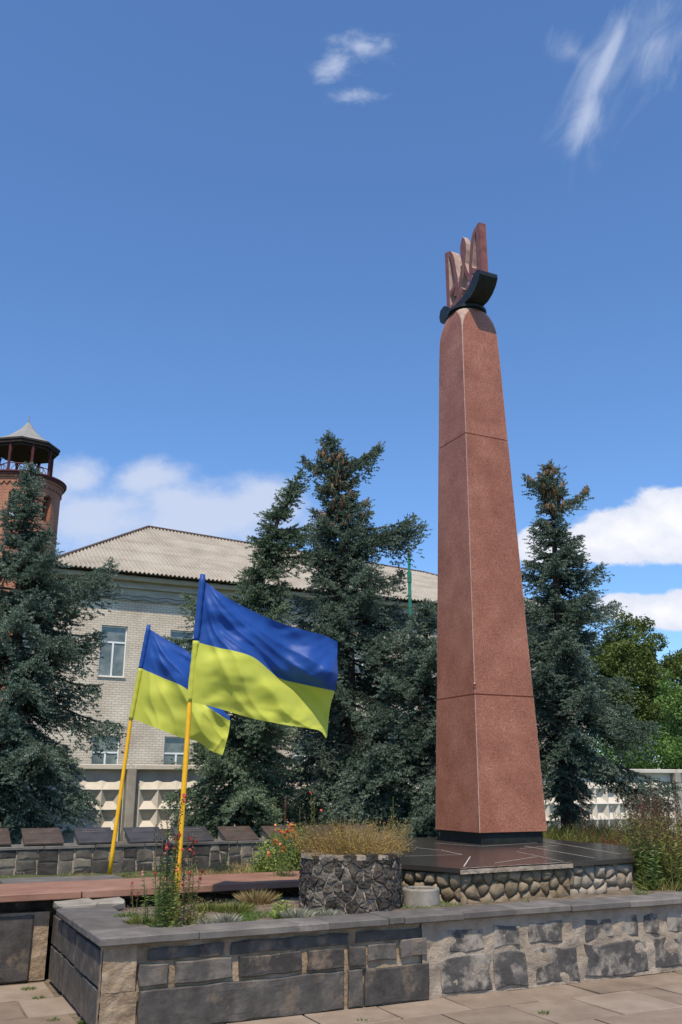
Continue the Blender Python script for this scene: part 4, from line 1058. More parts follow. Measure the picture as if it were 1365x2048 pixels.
def flags():
    y1 = 8.13
    def G1(rows): return [[aty(px, py, y1 + dy + .5 * (px - 390) / 285) for px, py, dy in r] for r in rows]
    pole = [aty(342, 1862, y1 - .0), aty(380, 1403, y1), aty(405, 1160, y1)]
    pole[0] = atz(341, 1850, .56); pole[0].y = y1
    g = G1([
        [(408, 1161, 0), (450, 1192, -.05), (505, 1222, .04), (560, 1246, .10), (612, 1262, .06), (650, 1272, .12), (676, 1284, .16)],
        [(400, 1201, 0), (444, 1224, -.09), (502, 1254, -.02), (565, 1284, .12), (618, 1301, .02), (655, 1308, .05), (675, 1318, .15)],
        [(394, 1241, 0), (438, 1258, -.03), (500, 1286, -.11), (560, 1322, .12), (615, 1338, .01), (655, 1345, -.05), (676, 1352, .10)],
        [(388, 1282, 0), (440, 1297, -.05), (505, 1314, -.14), (556, 1353, .10), (603, 1367, .16), (648, 1377, .10), (670, 1381, .13)],
        [(383, 1322, 0), (438, 1338, -.10), (505, 1358, -.16), (565, 1378, -.13), (606, 1400, .10), (640, 1412, .16), (661, 1410, .16)],
        [(378, 1362, 0), (436, 1380, -.05), (508, 1402, -.11), (570, 1420, -.16), (612, 1432, -.10), (640, 1447, .06), (656, 1447, .16)],
        [(374, 1402, 0), (434, 1416, -.02), (508, 1438, -.10), (572, 1450, -.14), (612, 1456, -.13), (640, 1462, -.07), (653, 1477, -.02)]])
    def crease(x, p=1.6): return (1 - abs(math.sin(x))) ** p
    def wr1(u, v):
        ang = math.atan2(v * .75 + .03, u + .03); rr = math.hypot(u, v * .75); d = 0
        k = min(1, rr * 2.4)
        wob = .5 * noise.noise(Vector((u * 3, v * 3, 1)))
        d += .075 * crease(ang * 5.2 + .9 + wob) * k * (1 - .35 * u)
        d += .030 * crease(ang * 11 + 2.1 + rr * 1.5 + wob * 2, 1.2) * k
        d += .022 * crease(u * 5 + v * 3.5 + 1.2 * math.sin(v * 6) + wob * 3, 1.4) * u
        d += .016 * noise.noise(Vector((u * 7, v * 9 + u * 5, 3))) + .008 * noise.noise(Vector((u * 16 + v * 8, v * 14, 8)))
        # flap: the fly part above the diagonal lies farther back and leans away
        if v > .42:
            e = (u - .45) - (v - .5) * 1.12          # >0 behind the flap edge
            s1 = max(0, min(1, e / .05)); s1 = s1 * s1 * (3 - 2 * s1)
            d -= s1 * (.10 + .55 * max(0, v - .5)) * min(1, (v - .42) / .1)
        return d * min(1, u * 7)
    build_flag(pole, g, wr1, 'large blue and yellow flag flying from the front leaning yellow pole', 'yellow pole rooted among red snapdragons in the front bed', 1)
    y2 = 10.95
    def G2(rows): return [[aty(px, py, y2 + dy) for px, py, dy in r] for r in rows]
    pole = [atz(216, 1759, .62), aty(262, 1440, y2), aty(296, 1262, y2)]; pole[0].y = y2
    g = G2([
        [(299, 1258, 0), (336, 1280, .03), (378, 1304, .10), (415, 1335, .12), (444, 1380, .05), (449, 1420, .12)],
        [(294, 1283, 0), (332, 1306, -.04), (374, 1330, .05), (408, 1360, .14), (436, 1398, .02), (452, 1426, .10)],
        [(289, 1309, 0), (330, 1330, -.08), (370, 1352, -.06), (402, 1385, .10), (432, 1410, -.02), (458, 1432, .07)],
        [(283, 1337, 0), (327, 1356, -.03), (368, 1374, -.11), (400, 1402, .02), (432, 1424, -.05), (461, 1442, .05)],
        [(278, 1371, 0), (322, 1390, -.06), (365, 1408, -.08), (400, 1430, -.08), (432, 1450, .02), (458, 1466, .04)],
        [(272, 1405, 0), (318, 1425, -.02), (362, 1443, -.05), (400, 1460, -.09), (430, 1478, .0), (454, 1488, .06)],
        [(268, 1439, 0), (316, 1457, -.04), (360, 1474, .0), (395, 1483, -.05), (420, 1500, .0), (447, 1511, .05)]])
    def wr2(u, v):
        ang = math.atan2(v * .8 + .03, u + .03); rr = math.hypot(u, v * .8); wob = .5 * noise.noise(Vector((u * 3, v * 3, 9)))
        d = .070 * crease(ang * 4.6 + .2 + wob) * min(1, rr * 2) + .025 * crease(ang * 10 + rr * 2 + wob * 2, 1.2) * min(1, rr * 2) + .02 * crease(u * 6 + v * 4 + wob * 3) * u + .014 * noise.noise(Vector((u * 8, v * 9, 13)))
        return d * min(1, u * 7)
    build_flag(pole, g, wr2, 'smaller looking blue and yellow flag partly hidden behind the front flag', 'yellow leaning pole standing behind the red granite ledge', 2)
flags()

# green post near the building
def green_post():
    p = aty(821, 1230, 24); t = aty(818, 1085, 24); rt = root('green_post', (p.x, p.y, 0), 'slim green metal mast behind the central spruces', 'mast')
    mb = MB(); mb.tube([(p.x, p.y, 0), (p.x, p.y, 6.9)], .045, 8); mb.tube([(p.x, p.y, 6.9), (p.x, p.y, 7.2)], .06, 8); mb.tube([(p.x, p.y, 7.2), (p.x, p.y, 7.7)], .04, 8)
    part('mast', mb, M_['greenpole'], rt)
    mb = MB(); mb.tube([(p.x, p.y, 7.7), (t.x, t.y, 8.15)], .018, 6); mb.box(p.x - .05, p.x + .05, p.y - .05, p.y + .05, 7.66, 7.74, fn=lambda x, y, z: Vector((x, y, z))); part('tip', mb, M_['zinc'], rt)
green_post()

# ================================================================== SPRUCES
def unit(a): return a / np.maximum(np.linalg.norm(a, axis=-1, keepdims=True), 1e-9)
def needles(P, D, Ln, tone, rng, per, nl=.030, nw=.0065, up=.35):
    """P,D (N,3) shoot base and unit direction, Ln length -> triangles"""
    n = len(P); P = np.repeat(P, per, 0); D = np.repeat(D, per, 0); Ln = np.repeat(Ln, per); tone = np.repeat(tone, per)
    m = n * per; t = rng.random(m) ** .8
    base = P + D * (Ln * t)[:, None]
    r = rng.normal(size=(m, 3)); r[:, 2] += up; r -= D * (r * D).sum(1)[:, None]; r = unit(r)
    nd = unit(D * (.35 + .5 * t)[:, None] + r * .85)
    ln = nl * rng.uniform(.7, 1.2, m) * (1 - .3 * t)
    side = unit(np.cross(nd, rng.normal(size=(m, 3)))) * nw / 2
    V = np.stack([base - side, base + side, base + nd * ln[:, None]], 1).reshape(-1, 3)
    return V, tone + rng.uniform(-.12, .12, m)
def spruce(name_lab, trunk, prof, seed, green=0.0, cones=0, dens=1.0, extra=(), gap=None, rtrunk=.13, matn='needle', bare=None):
    rng = np.random.default_rng(seed); rnd = random.Random(seed)
    tz = [p[2] for p in trunk]
    def T(z): return np.array([np.interp(z, tz, [p[k] for p in trunk]) for k in range(3)])
    zb, zt = tz[0], tz[-1]
    rt = root('spruce_tree', trunk[0], name_lab, 'tree', group='blue spruces')
    pz = [p[0] for p in prof]; pr = [p[1] for p in prof]
    SP, SD, SL, ST = [], [], [], []; limb = MB(); cone_pts = []
    boughs = []
    z = pz[0]
    while z < zt - .12:
        r0 = .84 * float(np.interp(z, pz, pr)); k = 5 if r0 > .6 else (4 if r0 > .3 else 3)
        a0 = rnd.uniform(0, 6.28)
        for i in range(k):
            if rnd.random() < .08 and r0 > .5: continue
            L = r0 * rnd.choice([.5, .7, .85, 1.0, 1.15, 1.28]) * rnd.uniform(.9, 1.1)
            boughs.append((z + rnd.uniform(-.06, .06), a0 + i * 2 * math.pi / k + rnd.uniform(-.3, .3), L))
        z += (.125 + .062 * r0) / dens
    for e in extra: boughs.append(e)
    for bz, az, L in boughs:
        fz = (bz - zb) / (zt - zb); o = T(bz); h = np.array([math.cos(az), math.sin(az), 0.]); lat = np.array([-math.sin(az), math.cos(az), 0.])
        rise = .55 if fz > .85 else (.25 if fz > .6 else (.0 if fz > .35 else -.12)); droop = (.15 + .45 * (1 - fz)) * rnd.uniform(.7, 1.3); upt = .18 + .12 * fz
        bend = rnd.uniform(-.15, .15)
        def C(s): return o + h * L * s + lat * bend * L * s * s + np.array([0, 0, L * (rise * s - droop * max(s, 0) ** 1.6 + upt * s ** 4)])
        pts = [C(s) for s in np.linspace(0, 1, 7)]
        limb.tube(pts, [max(.004, .012 + .012 * L - (.010 + .012 * L) * k / 6) for k in range(7)], 4, 0, .5, False)
        s0 = .22 if L > .8 else (.1 if L > .4 else .0)
        nt = max(3, int(L * (1 - s0) / .036)); wmax = min(.48, .13 + .27 * L)
        for q in range(nt):
            s = s0 + (1 - s0) * (q + rnd.random()) / nt; b0 = C(s); d0 = unit(C(min(1.02, s + .03)) - C(s - .03))
            prs = (s - s0) / (1 - s0); wl = wmax * (.35 + .75 * math.sin(min(1, prs * 1.1) * math.pi * .75)) * (1 - prs ** 5 * .8) + .04
            for sd in (-1, 1):
                wlen = wl * rnd.uniform(.55, 1.15); td = unit(d0 * rnd.uniform(.45, .9) + lat * sd + np.array([0, 0, rnd.uniform(-.45, .05)]))
                ns = max(1, int(wlen / .055))
                for k in range(ns):
                    f = (k + .5) / ns; pp = b0 + td * wlen * f + np.array([0, 0, -.25 * wlen * f * f])
                    sg = -1 if k % 2 else 1; perp = unit(np.cross(td, np.array([0, 0, 1.])))
                    dd = unit(td * .9 + perp * sg * rnd.uniform(.2, .8) + np.array([0, 0, rnd.uniform(-.35, .35)]))
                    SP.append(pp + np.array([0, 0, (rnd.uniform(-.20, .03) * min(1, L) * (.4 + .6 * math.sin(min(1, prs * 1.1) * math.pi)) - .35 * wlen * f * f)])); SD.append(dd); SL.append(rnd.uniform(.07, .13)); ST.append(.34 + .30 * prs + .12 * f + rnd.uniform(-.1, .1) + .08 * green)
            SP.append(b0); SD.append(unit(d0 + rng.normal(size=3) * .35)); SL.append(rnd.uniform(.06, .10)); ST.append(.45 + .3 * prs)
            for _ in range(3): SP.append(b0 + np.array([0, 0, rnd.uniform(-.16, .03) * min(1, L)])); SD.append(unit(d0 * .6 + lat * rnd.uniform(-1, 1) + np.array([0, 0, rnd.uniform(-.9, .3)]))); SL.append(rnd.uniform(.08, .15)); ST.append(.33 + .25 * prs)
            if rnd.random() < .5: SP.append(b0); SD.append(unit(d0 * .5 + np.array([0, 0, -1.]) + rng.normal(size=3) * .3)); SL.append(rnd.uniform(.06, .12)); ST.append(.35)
        if cones and bz > zt - cones and L > .15:
            for q in range(rnd.randint(6, 14)):
                s = rnd.uniform(.4, 1.02); cone_pts.append(C(s) + lat * rnd.uniform(-.13, .13) + np.array([0, 0, rnd.uniform(-.05, .06)]))
    # leader
    for z in np.arange(zt - .9, zt, .035):
        for k in range(2):
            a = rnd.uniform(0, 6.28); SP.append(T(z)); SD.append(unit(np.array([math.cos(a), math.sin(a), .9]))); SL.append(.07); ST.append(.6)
    SP, SD, SL, ST = np.array(SP), np.array(SD), np.array(SL), np.array(ST)
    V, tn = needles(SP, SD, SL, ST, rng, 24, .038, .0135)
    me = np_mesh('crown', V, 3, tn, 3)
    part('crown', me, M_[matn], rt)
    tm = MB(); n = 14; tm.tube([T(zb + (zt - zb) * i / n) for i in range(n + 1)], [rtrunk * (1 - i / n) ** .8 + .008 for i in range(n + 1)], 9)
    tm.v += []; off = len(tm.v); tm.v.extend(limb.v); tm.f.extend([tuple(i + off for i in f) for f in limb.f]); tm.mi.extend(limb.mi); tm.t.extend(limb.t)
    part('trunk', tm, M_['bark'], rt, smooth=True)
    if cone_pts:
        cm = MB()
        for p in cone_pts:
            l = rnd.uniform(.10, .14); r = l * .18; d = Vector((rnd.uniform(-.2, .2), rnd.uniform(-.2, .2), -1)).normalized(); p = Vector(p)
            cm.tube([p, p + d * l * .25, p + d * l * .65, p + d * l], [r * .5, r, r * .9, r * .2], 5, 0, rnd.random())
        o = part('spruce_cones', cm, M_['cones'], rt); o['kind'] = 'stuff'
    print(name_lab, len(SP), 'shoots')
def spruces():
    def tp(lst, y): return [tuple(aty(px, py, y)) for px, py in lst]
    y = 14.2; b = aty(28, 1500, y); tr = [(b.x - .25, y, .35)] + tp([(30, 1450), (38, 1200), (50, 1050), (62, 926)], y)
    spruce('big blue spruce at the left edge in front of the brick tower', tr, [(.75, .95), (1.5, 1.15), (2.6, 1.35), (3.4, 1.2), (4.2, 1.15), (4.75, 1.15), (5.0, .62), (5.5, .42), (6.0, .30), (6.5, .08)], 101, cones=0,
           extra=[(4.75, -.15, 1.55), (4.55, .1, 1.35), (3.0, -.1, 1.62), (2.2, -.2, 1.5)])
    y = 16.0; b = aty(700, 1500, y)
    tr = [(b.x + .02, y, .3)] + tp([(702, 1500), (700, 1300), (690, 1150), (682, 1050), (672, 950), (657, 862)], y)
    spruce('tall central blue spruce carrying brown cones in its thin top', tr, [(.7, 1.5), (1.6, 1.6), (3.0, 1.5), (4.4, 1.2), (5.2, .95), (5.7, .62), (6.2, .56), (6.6, .50), (7.0, .42), (7.3, .32), (7.55, .30), (7.7, .14), (8.05, .06)], 202, cones=2.0,
           extra=[(6.1, .0, 1.35), (6.0, .1, 1.5), (5.9, -.15, 1.2), (7.35, .15, .85), (7.3, -.1, .8), (7.2, 3.3, .62)])
    y = 14.8
    tr = [(aty(492, 1500, y).x, y, .35)] + tp([(495, 1450), (508, 1250), (528, 1130), (556, 1040), (585, 990), (602, 938)], y)
    spruce('leaning greenish spruce left of the tall central spruce, right of the front flag', tr, [(.7, .95), (1.5, 1.1), (2.6, 1.0), (3.6, .95), (3.9, .85), (4.4, .60), (4.8, .40), (5.2, .34), (5.5, .40), (5.9, .34), (6.15, .12), (6.5, .15), (6.8, .05)], 303, green=1, matn='needle_g', cones=0,
           extra=[(4.15, math.pi - .05, 1.45), (4.3, math.pi + .25, 1.15), (5.3, .1, .75), (5.5, -.2, .62), (5.75, .2, .6)])
    y = 15.2
    tr = [(aty(860, 1500, y).x, y, .3)] + tp([(860, 1480), (856, 1350), (850, 1200)], y)
    spruce('low bushy blue spruce just behind the left side of the obelisk', tr, [(.6, 1.2), (1.6, 1.15), (2.6, 1.0), (3.4, .75), (4.0, .4), (4.5, .15)], 404)
    y = 16.0
    tr = [(aty(1128, 1500, y).x, y, .25)] + tp([(1126, 1500), (1120, 1300), (1110, 1100), (1103, 922)], y)
    spruce('slender blue spruce right of the obelisk with long hanging lower boughs', tr, [(1.25, .28), (1.7, .38), (2.2, .72), (2.9, 1.1), (3.6, 1.1), (4.2, 1.0), (4.8, .75), (5.5, .55), (6.1, .36), (6.5, .26), (6.85, .38), (7.1, .18), (7.4, .12), (7.7, .05)], 505, cones=1.3,
           extra=[(6.55, 0, .62), (6.9, 3.2, .48), (5.3, .05, .85), (4.6, -.05, 1.05), (3.0, -.3, 1.5), (2.3, -.2, 1.75), (2.1, -.1, 1.6)])
spruces()

# ================================================================== BROADLEAF
def leafcloud(P, size, rng, tone, flat=0.0, asp=.62):
    n = len(P); nrm = rng.normal(size=(n, 3)); nrm[:, 2] = np.abs(nrm[:, 2]) + flat; nrm = unit(nrm)
    u = unit(np.cross(nrm, rng.normal(size=(n, 3)))); v = np.cross(nrm, u); s = size * rng.uniform(.6, 1.25, n)[:, None]
    V = np.stack([P - u * s, P - v * s * asp - nrm * s * .1, P + u * s, P + v * s * asp - nrm * s * .1], 1).reshape(-1, 3)
    return V, tone
def broadleaf(name, label, cat, base, clumps, leaf, matn, seed, per=220, trunk_r=.12, group=None):
    """clumps: [(x,y,z,r)] world"""
    rng = np.random.default_rng(seed); rt = root(name, base, label, cat, group=group)
    Vs, Ts = [], []
    for (x, y, z, r) in clumps:
        n = int(per * (r / .5) ** 2); d = unit(rng.normal(size=(n, 3))); rad = r * (.45 + .55 * rng.random(n) ** .5)
        P = np.array([x, y, z]) + d * rad[:, None] * np.array([1, 1, .8]); P += rng.normal(size=(n, 3)) * .04
        V, t = leafcloud(P, leaf, rng, rng.normal(.5 + rng.uniform(-.12, .12), .14, n)); Vs.append(V); Ts.append(t)
    me = np_mesh('crown', np.concatenate(Vs), 4, np.concatenate(Ts), 4); part('crown', me, M_[matn], rt)
    tm = MB(); cx = sum(c[0] for c in clumps) / len(clumps); cy = sum(c[1] for c in clumps) / len(clumps); zs = sorted(c[2] for c in clumps)
    top = Vector((cx, cy, zs[int(len(zs) * .8)])); b = Vector(base); fork = b.lerp(top, .35)
    tm.tube([b, b.lerp(top, .2), fork, b.lerp(top, .7), top], [trunk_r, trunk_r * .85, trunk_r * .7, trunk_r * .4, trunk_r * .15], 7)
    for c in clumps[::3]:
        e = Vector(c[:3]); m = fork.lerp(e, .5) + Vector((0, 0, .15)); tm.tube([fork.lerp(top, .3), m, e], [trunk_r * .35, trunk_r * .22, trunk_r * .08], 5)
    part('trunk', tm, M_['bark'], rt, smooth=True)
def crown_shape(cx, cy, cz, rx, ry, rz, n, r0, r1, seed, bias=0):
    rr = random.Random(seed); out = []
    for i in range(n):
        while True:
            x, y, z = rr.uniform(-1, 1), rr.uniform(-1, 1), rr.uniform(-1, 1)
            d = x * x + y * y + z * z
            if .25 < d < 1: break
        out.append((cx + x * rx, cy + y * ry, cz + z * rz, rr.uniform(r0, r1)))
    return out
def trees():
    y = 34
    c = aty(1262, 1400, y); t = aty(1243, 1222, y)
    cl = crown_shape(c.x, y, 4.6, 1.35, 1.5, 2.4, 95, .34, .58, 1) + [(t.x, y, t.z - .35, .42), (t.x + .35, y, t.z - .7, .5), (t.x - .3, y, t.z - .9, .45), (t.x + .8, y, t.z - .55, .42), (t.x + 1.2, y, t.z - 1.2, .45)]
    broadleaf('linden_tree', 'dark green leafy tree with ragged crown beyond the fence, right of the slender spruce', 'tree', (c.x, y, 0), cl, .055, 'leaf_dark', 11, 700)
    y = 36; c = aty(1385, 1420, y)
    cl = crown_shape(c.x, y, 4.2, 1.9, 1.5, 2.4, 95, .36, .62, 2)
    broadleaf('linden_tree', 'dark green tree cut off by the right edge of the photo beyond the fence', 'tree', (c.x, y, 0), cl, .055, 'leaf_dark', 12, 650)
    y = 28; c = aty(1348, 1480, y)
    cl = crown_shape(c.x, y, 3.3, .75, .7, 1.35, 22, .22, .42, 3) + [(c.x - .1, y, 4.6, .22), (c.x + .1, y, 4.9, .15)]
    broadleaf('young_acacia', 'slender bright green young tree just beyond the fence at the right edge', 'tree', (c.x, y, 0), cl, .05, 'leaf_light', 13, 420, .04)
    for k, (px, py, r, mt, lab) in enumerate([(1250, 1500, .62, 'leaf_mid', 'fresh green shrub beyond the fence below the dark leafy tree'), (1310, 1500, .55, 'leaf_light', 'pale green shrub beyond the fence left of the young bright tree'),
                                              (1165, 1500, .75, 'leaf_mid', 'green shrub showing through the gaps of the slender spruce above the fence')]):
        y = 27; c = aty(px, py, y); cl = crown_shape(c.x, y, 2.2, r * 1.3, .6, .75, 16, .25, .42, 20 + k)
        broadleaf('green_shrub', lab, 'shrub', (c.x, y, 0), cl, .05, mt, 30 + k, 330, .03, 'shrubs beyond the fence')
    # creeper over the fence top by the flag
    c = W(3.9, 10.3, 1.95); cl = [(c.x + dx, c.y + .1, z, r) for dx, z, r in ((-.1, 1.98, .2), (.1, 2.15, .25), (.3, 2.2, .28), (.45, 2.05, .3), (.6, 1.9, .22), (-.3, 1.97, .10), (-.55, 1.98, .08), (-.85, 1.99, .09), (.05, 1.85, .2))]
    broadleaf('creeper', 'green leafy creeper hanging over the concrete fence below the rear flag', 'climbing plant', (c.x, c.y, 0), cl, .035, 'leaf_mid', 41, 500, .02)
trees()

# ================================================================== SMALL PLANTS
def lance(mb_list, p, d, L, w, tone, rnd, m=0):
    d = Vector(d).normalized(); s = d.cross(Vector((rnd.uniform(-1, 1), rnd.uniform(-1, 1), rnd.uniform(-.3, 1)))).normalized() * w / 2
    mb_list.face([p, p + d * L * .45 - s, p + d * L + Vector((0, 0, -.12 * L)), p + d * L * .45 + s], m, tone)
def blob(mb, p, r, tone, rnd, n=7, m=0):
    for i in range(n):
        d = Vector((rnd.gauss(0, 1), rnd.gauss(0, 1), rnd.gauss(0, 1))).normalized(); u = d.cross(Vector((rnd.random(), rnd.random(), rnd.random()))).normalized(); v = d.cross(u)
        c = p + d * r * .45; q = r * rnd.uniform(.5, .85); mb.face([c - u * q, c - v * q, c + u * q, c + v * q], m, tone + rnd.uniform(-.2, .2))
def stem_plant(loc, h, n, spread, seed, label, cat='flower', name='snapdragon', leaf='weed_green', stemm='weed', flower=None, seedhead=None, group=None, leafL=.05, leafW=.010, dens=60, top=.55, flowers=None, lowtone=0, curve=.1, basal=0):
    rnd = random.Random(seed); loc = Vector(loc); rt = root(name, loc, label, cat, group=group)
    F = MB(); FL = MB(); SH = MB()
    for i in range(n):
        a = rnd.uniform(0, 6.28); r = spread * math.sqrt(rnd.random()); hh = h * rnd.uniform(.55, 1.0) if i else h
        b = loc + Vector((math.cos(a) * r * .5, math.sin(a) * r * .5, -.02)); lean = Vector((math.cos(a), math.sin(a), 0)) * r * .6
        def C(t): return b + Vector((0, 0, hh * t)) + lean * t + Vector((math.sin(a * 3) * curve * hh * t * t * .5, math.cos(a * 2) * curve * hh * t * t * .4, 0))
        F.tube([C(t) for t in (0, .25, .5, .75, 1)], [.0035, .0032, .0028, .0022, .0015], 3, 1, .4 + rnd.uniform(-.2, .2))
        k = int(dens * hh)
        for j in range(k):
            t = (j + rnd.random()) / k * top; az = rnd.uniform(0, 6.28); L = leafL * (1.15 - .6 * t) * rnd.uniform(.7, 1.2)
            lance(F, C(t), (math.cos(az), math.sin(az), rnd.uniform(-.1, .9)), L, leafW, .5 + .3 * t + rnd.uniform(-.25, .25) + lowtone * (1 - t), rnd, 0)
        if seedhead:
            k = int(45 * hh)
            for j in range(k):
                t = top * .9 + (1.0 - top * .9) * (j + rnd.random()) / k; az = rnd.uniform(0, 6.28)
                blob(SH, C(t) + Vector((math.cos(az), math.sin(az), .4)) * .010, .008 * rnd.uniform(.7, 1.2), rnd.random(), rnd, 4)
        if flowers:
            for (t, sz) in flowers[i % len(flowers)]:
                az = rnd.uniform(0, 6.28); blob(FL, C(t) + Vector((math.cos(az), math.sin(az), .2)) * .014, sz, rnd.random(), rnd, 9)
    for j in range(basal):
        az = rnd.uniform(0, 6.28); lance(F, loc + Vector((math.cos(az), math.sin(az), 0)) * spread * .2, (math.cos(az), math.sin(az), rnd.uniform(.3, 1.3)), leafL * 2, leafW * 2, rnd.random(), rnd, 0)
    part('foliage', F, [M_[leaf], M_[stemm]], rt)
    if FL.f: part('flowers', FL, M_[flower or 'petal_red'], rt)
    if SH.f: part('seed_heads', SH, M_[seedhead], rt)
    return rt
def tuft(loc, r, h, n, matn, seed, name, label, cat, w=.006, group=None, up=.8, round_=False):
    rnd = random.Random(seed); loc = Vector(loc); bb = -(loc.x - OX) * UY + (loc.y - OY) * UX
    if loc.z > .3 and bb < .40: loc += Vector((-UY, UX, 0)) * (.40 - bb)
    rt = root(name, loc, label, cat, group=group); F = MB()
    for i in range(n):
        a = rnd.uniform(0, 6.28); q = r * math.sqrt(rnd.random()); b = loc + Vector((math.cos(a) * q * .7, math.sin(a) * q * .7, -.015)); d = Vector((math.cos(a) * q / r, math.sin(a) * q / r, up)).normalized()
        lance(F, b, d, h * rnd.uniform(.6, 1.15), w, rnd.random(), rnd)
    part('leaves', F, M_[matn], rt); return rt
def grass_area(name, poly_fn, n, h, matn, seed, w=.005, label=None):
    """stuff: blades over an area; poly_fn(rnd)->point"""
    rnd = random.Random(seed); F = MB()
    for i in range(n):
        p = poly_fn(rnd)
        if p is None or (-(p.x - OX) * UY + (p.y - OY) * UX) < .345: continue
        a = rnd.uniform(0, 6.28); lance(F, p, (math.cos(a) * .6, math.sin(a) * .6, rnd.uniform(.4, 1.4)), h * rnd.uniform(.4, 1.2), w, rnd.random(), rnd)
    o = part(name, F, M_[matn]); return tag(o, label, 'grass', kind='stuff')
def small_plants():
    zs = .600
    Pz = lambda px, py, z=zs: atz(px, py, z)
    # clump round the front pole
    stem_plant(Pz(322, 1862), .98, 11, .12, 1, 'tallest red and pink snapdragon clump beside the front flag pole', dens=150, top=.62, seedhead='seed', flowers=[[(1.0, .022), (.96, .018)], [(1.0, .016)], [(.62, .018)], [(.55, .016)], []], flower='petal_red', leafL=.055, leafW=.007, basal=20)
    stem_plant(Pz(300, 1856), .55, 6, .09, 2, 'short pink snapdragon at the left foot of the tall clump by the pole', dens=140, top=.85, flowers=[[(1, .016)], [(.9, .013)], []], flower='petal_pink', leafL=.05, leafW=.006)
    stem_plant(Pz(372, 1850), .70, 7, .12, 3, 'reddish snapdragon clump just right of the front flag pole', dens=110, top=.75, seedhead='seed', flowers=[[(.92, .018), (.8, .016)], [(.98, .016)], [(.6, .018)]], flower='petal_red', stemm='weed_red', leafL=.05, leafW=.006)
    stem_plant(Pz(345, 1862), .42, 9, .10, 4, 'leafy green stems hiding the base of the front flag pole', cat='plant', name='weed_plant', dens=170, top=.95, leafL=.05, leafW=.009, leaf='weed', basal=14)
    stem_plant(Pz(352, 1852), .30, 8, .09, 41, 'rust coloured dried stems at the foot of the front pole', cat='plant', name='weed_plant', dens=150, top=.95, leafL=.04, leafW=.007, leaf='weed_red', stemm='weed_red')
    stem_plant(Pz(272, 1842), .30, 3, .05, 5, 'lone small snapdragon with one red bloom against the dark gap of the ledge', dens=30, top=.8, flowers=[[(1, .014)], [(.9, .012)], [(.8, .01)]], flower='petal_red', leafL=.02, leafW=.004, seedhead='seed')
    stem_plant(Pz(385, 1850), .16, 9, .12, 42, 'low yellowing weed right of the pole near the coping', cat='plant', name='weed_plant', dens=200, top=.95, leafL=.045, leafW=.007, leaf='weed')
    for k, (px, py, r, h, n, m, lab) in enumerate([
        (460, 1850, .075, .07, 160, 'silver', 'silvery tuft nearest the front coping, left of centre in the bed'), (622, 1846, .085, .08, 200, 'silver', 'silvery tuft against the front foot of the planter'),
        (692, 1846, .06, .06, 110, 'silver', 'silvery tuft under the right part of the planter front'), (425, 1852, .06, .05, 90, 'silver', 'small pale tuft between the coping and the reddish stems'),
        (515, 1805, .12, .10, 260, 'dry', 'large dry grey clump under the lip of the ledge'), (470, 1824, .12, .08, 200, 'weed', 'brownish low plant in the middle of the bed'),
        (420, 1822, .10, .07, 150, 'weed', 'low brown-green plant under the ledge right of the pole'), (740, 1852, .05, .05, 70, 'silver', 'tiny pale tuft at the right foot of the planter'),
        (255, 1836, .07, .05, 110, 'weed_green', 'low green weed in the left corner of the bed'), (285, 1850, .09, .07, 150, 'weed', 'yellow-green weed along the inner edge of the side coping')]):
        tuft(Pz(px, py, .61), r * 1.35, h * 1.6, int(n * 2.6), m, 50 + k, 'bed_tuft', lab, 'plant', .007, 'tufts in the front flower bed')
    stem_plant(Pz(566, 1838), .20, 11, .10, 60, 'bright lime green young plant left of the planter', cat='plant', name='lime_plant', leaf='weed_lime', stemm='weed_lime', dens=120, top=1, leafL=.06, leafW=.012, basal=20)
    def area(x0, x1, y0, y1, z=zs):
        def f(rnd):
            px, py = rnd.uniform(x0, x1), rnd.uniform(y0, y1); p = Pz(px, py, z)
            if noise.noise(Vector((p.x * 3, p.y * 3, 0))) < -.15: return None
            return p
        return f
    grass_area('bed_grass', area(480, 670, 1828, 1868), 9000, .05, 'leaf_light', 71, .004, 'short green groundcover in front of the planter')
    grass_area('bed_weeds', area(370, 600, 1800, 1868), 3000, .04, 'dry', 72, .004, 'thin dry weeds scattered over the bed soil')
    grass_area('bed_grass', area(805, 1000, 1806, 1836), 2600, .045, 'weed_green', 73, .004, 'green grass between the rubble platform and the coping')
    stem_plant(Pz(1053, 1812), .09, 5, .05, 74, 'small green weed rooted at the foot of the rubble facing', cat='plant', name='weed_plant', leaf='weed_green', dens=200, top=1, leafL=.03, leafW=.008)
    stem_plant(Pz(1283, 1796), .10, 6, .06, 75, 'spiky green plant at the right corner of the platform', cat='plant', name='weed_plant', leaf='leaf_mid', dens=200, top=1, leafL=.06, leafW=.008)
    # strip behind the ledge
    def strip(a0, a1, b0, b1, z=.60):
        def f(rnd):
            a, b = rnd.uniform(a0, a1), rnd.uniform(b0, b1)
            if noise.noise(Vector((a * 2.2, b * 2.2, 5))) < -.1: return None
            return W(a, b, z)
        return f
    grass_area('dry_grass', strip(1.75, 3.2, 3.1, 4.9), 5200, .13, 'dry', 76, .005, 'dry yellow grass strip between the ledge and the memorial wall')
    grass_area('dry_grass', strip(.0, 1.8, 3.05, 4.9), 3200, .06, 'dry', 77, .005, 'short bleached grass behind the ledge around the rear pole')
    grass_area('green_grass', strip(-4, 3.2, 3.3, 5.1), 3000, .06, 'weed_green', 78, .005, 'green grass along the foot of the memorial wall')
    stem_plant(W(2.35, 4.3, .6), .42, 3, .05, 79, 'single tall green spike in the dry grass before the memorial wall', cat='plant', name='weed_plant', leaf='weed_lime', dens=90, top=.95, leafL=.04, leafW=.01)
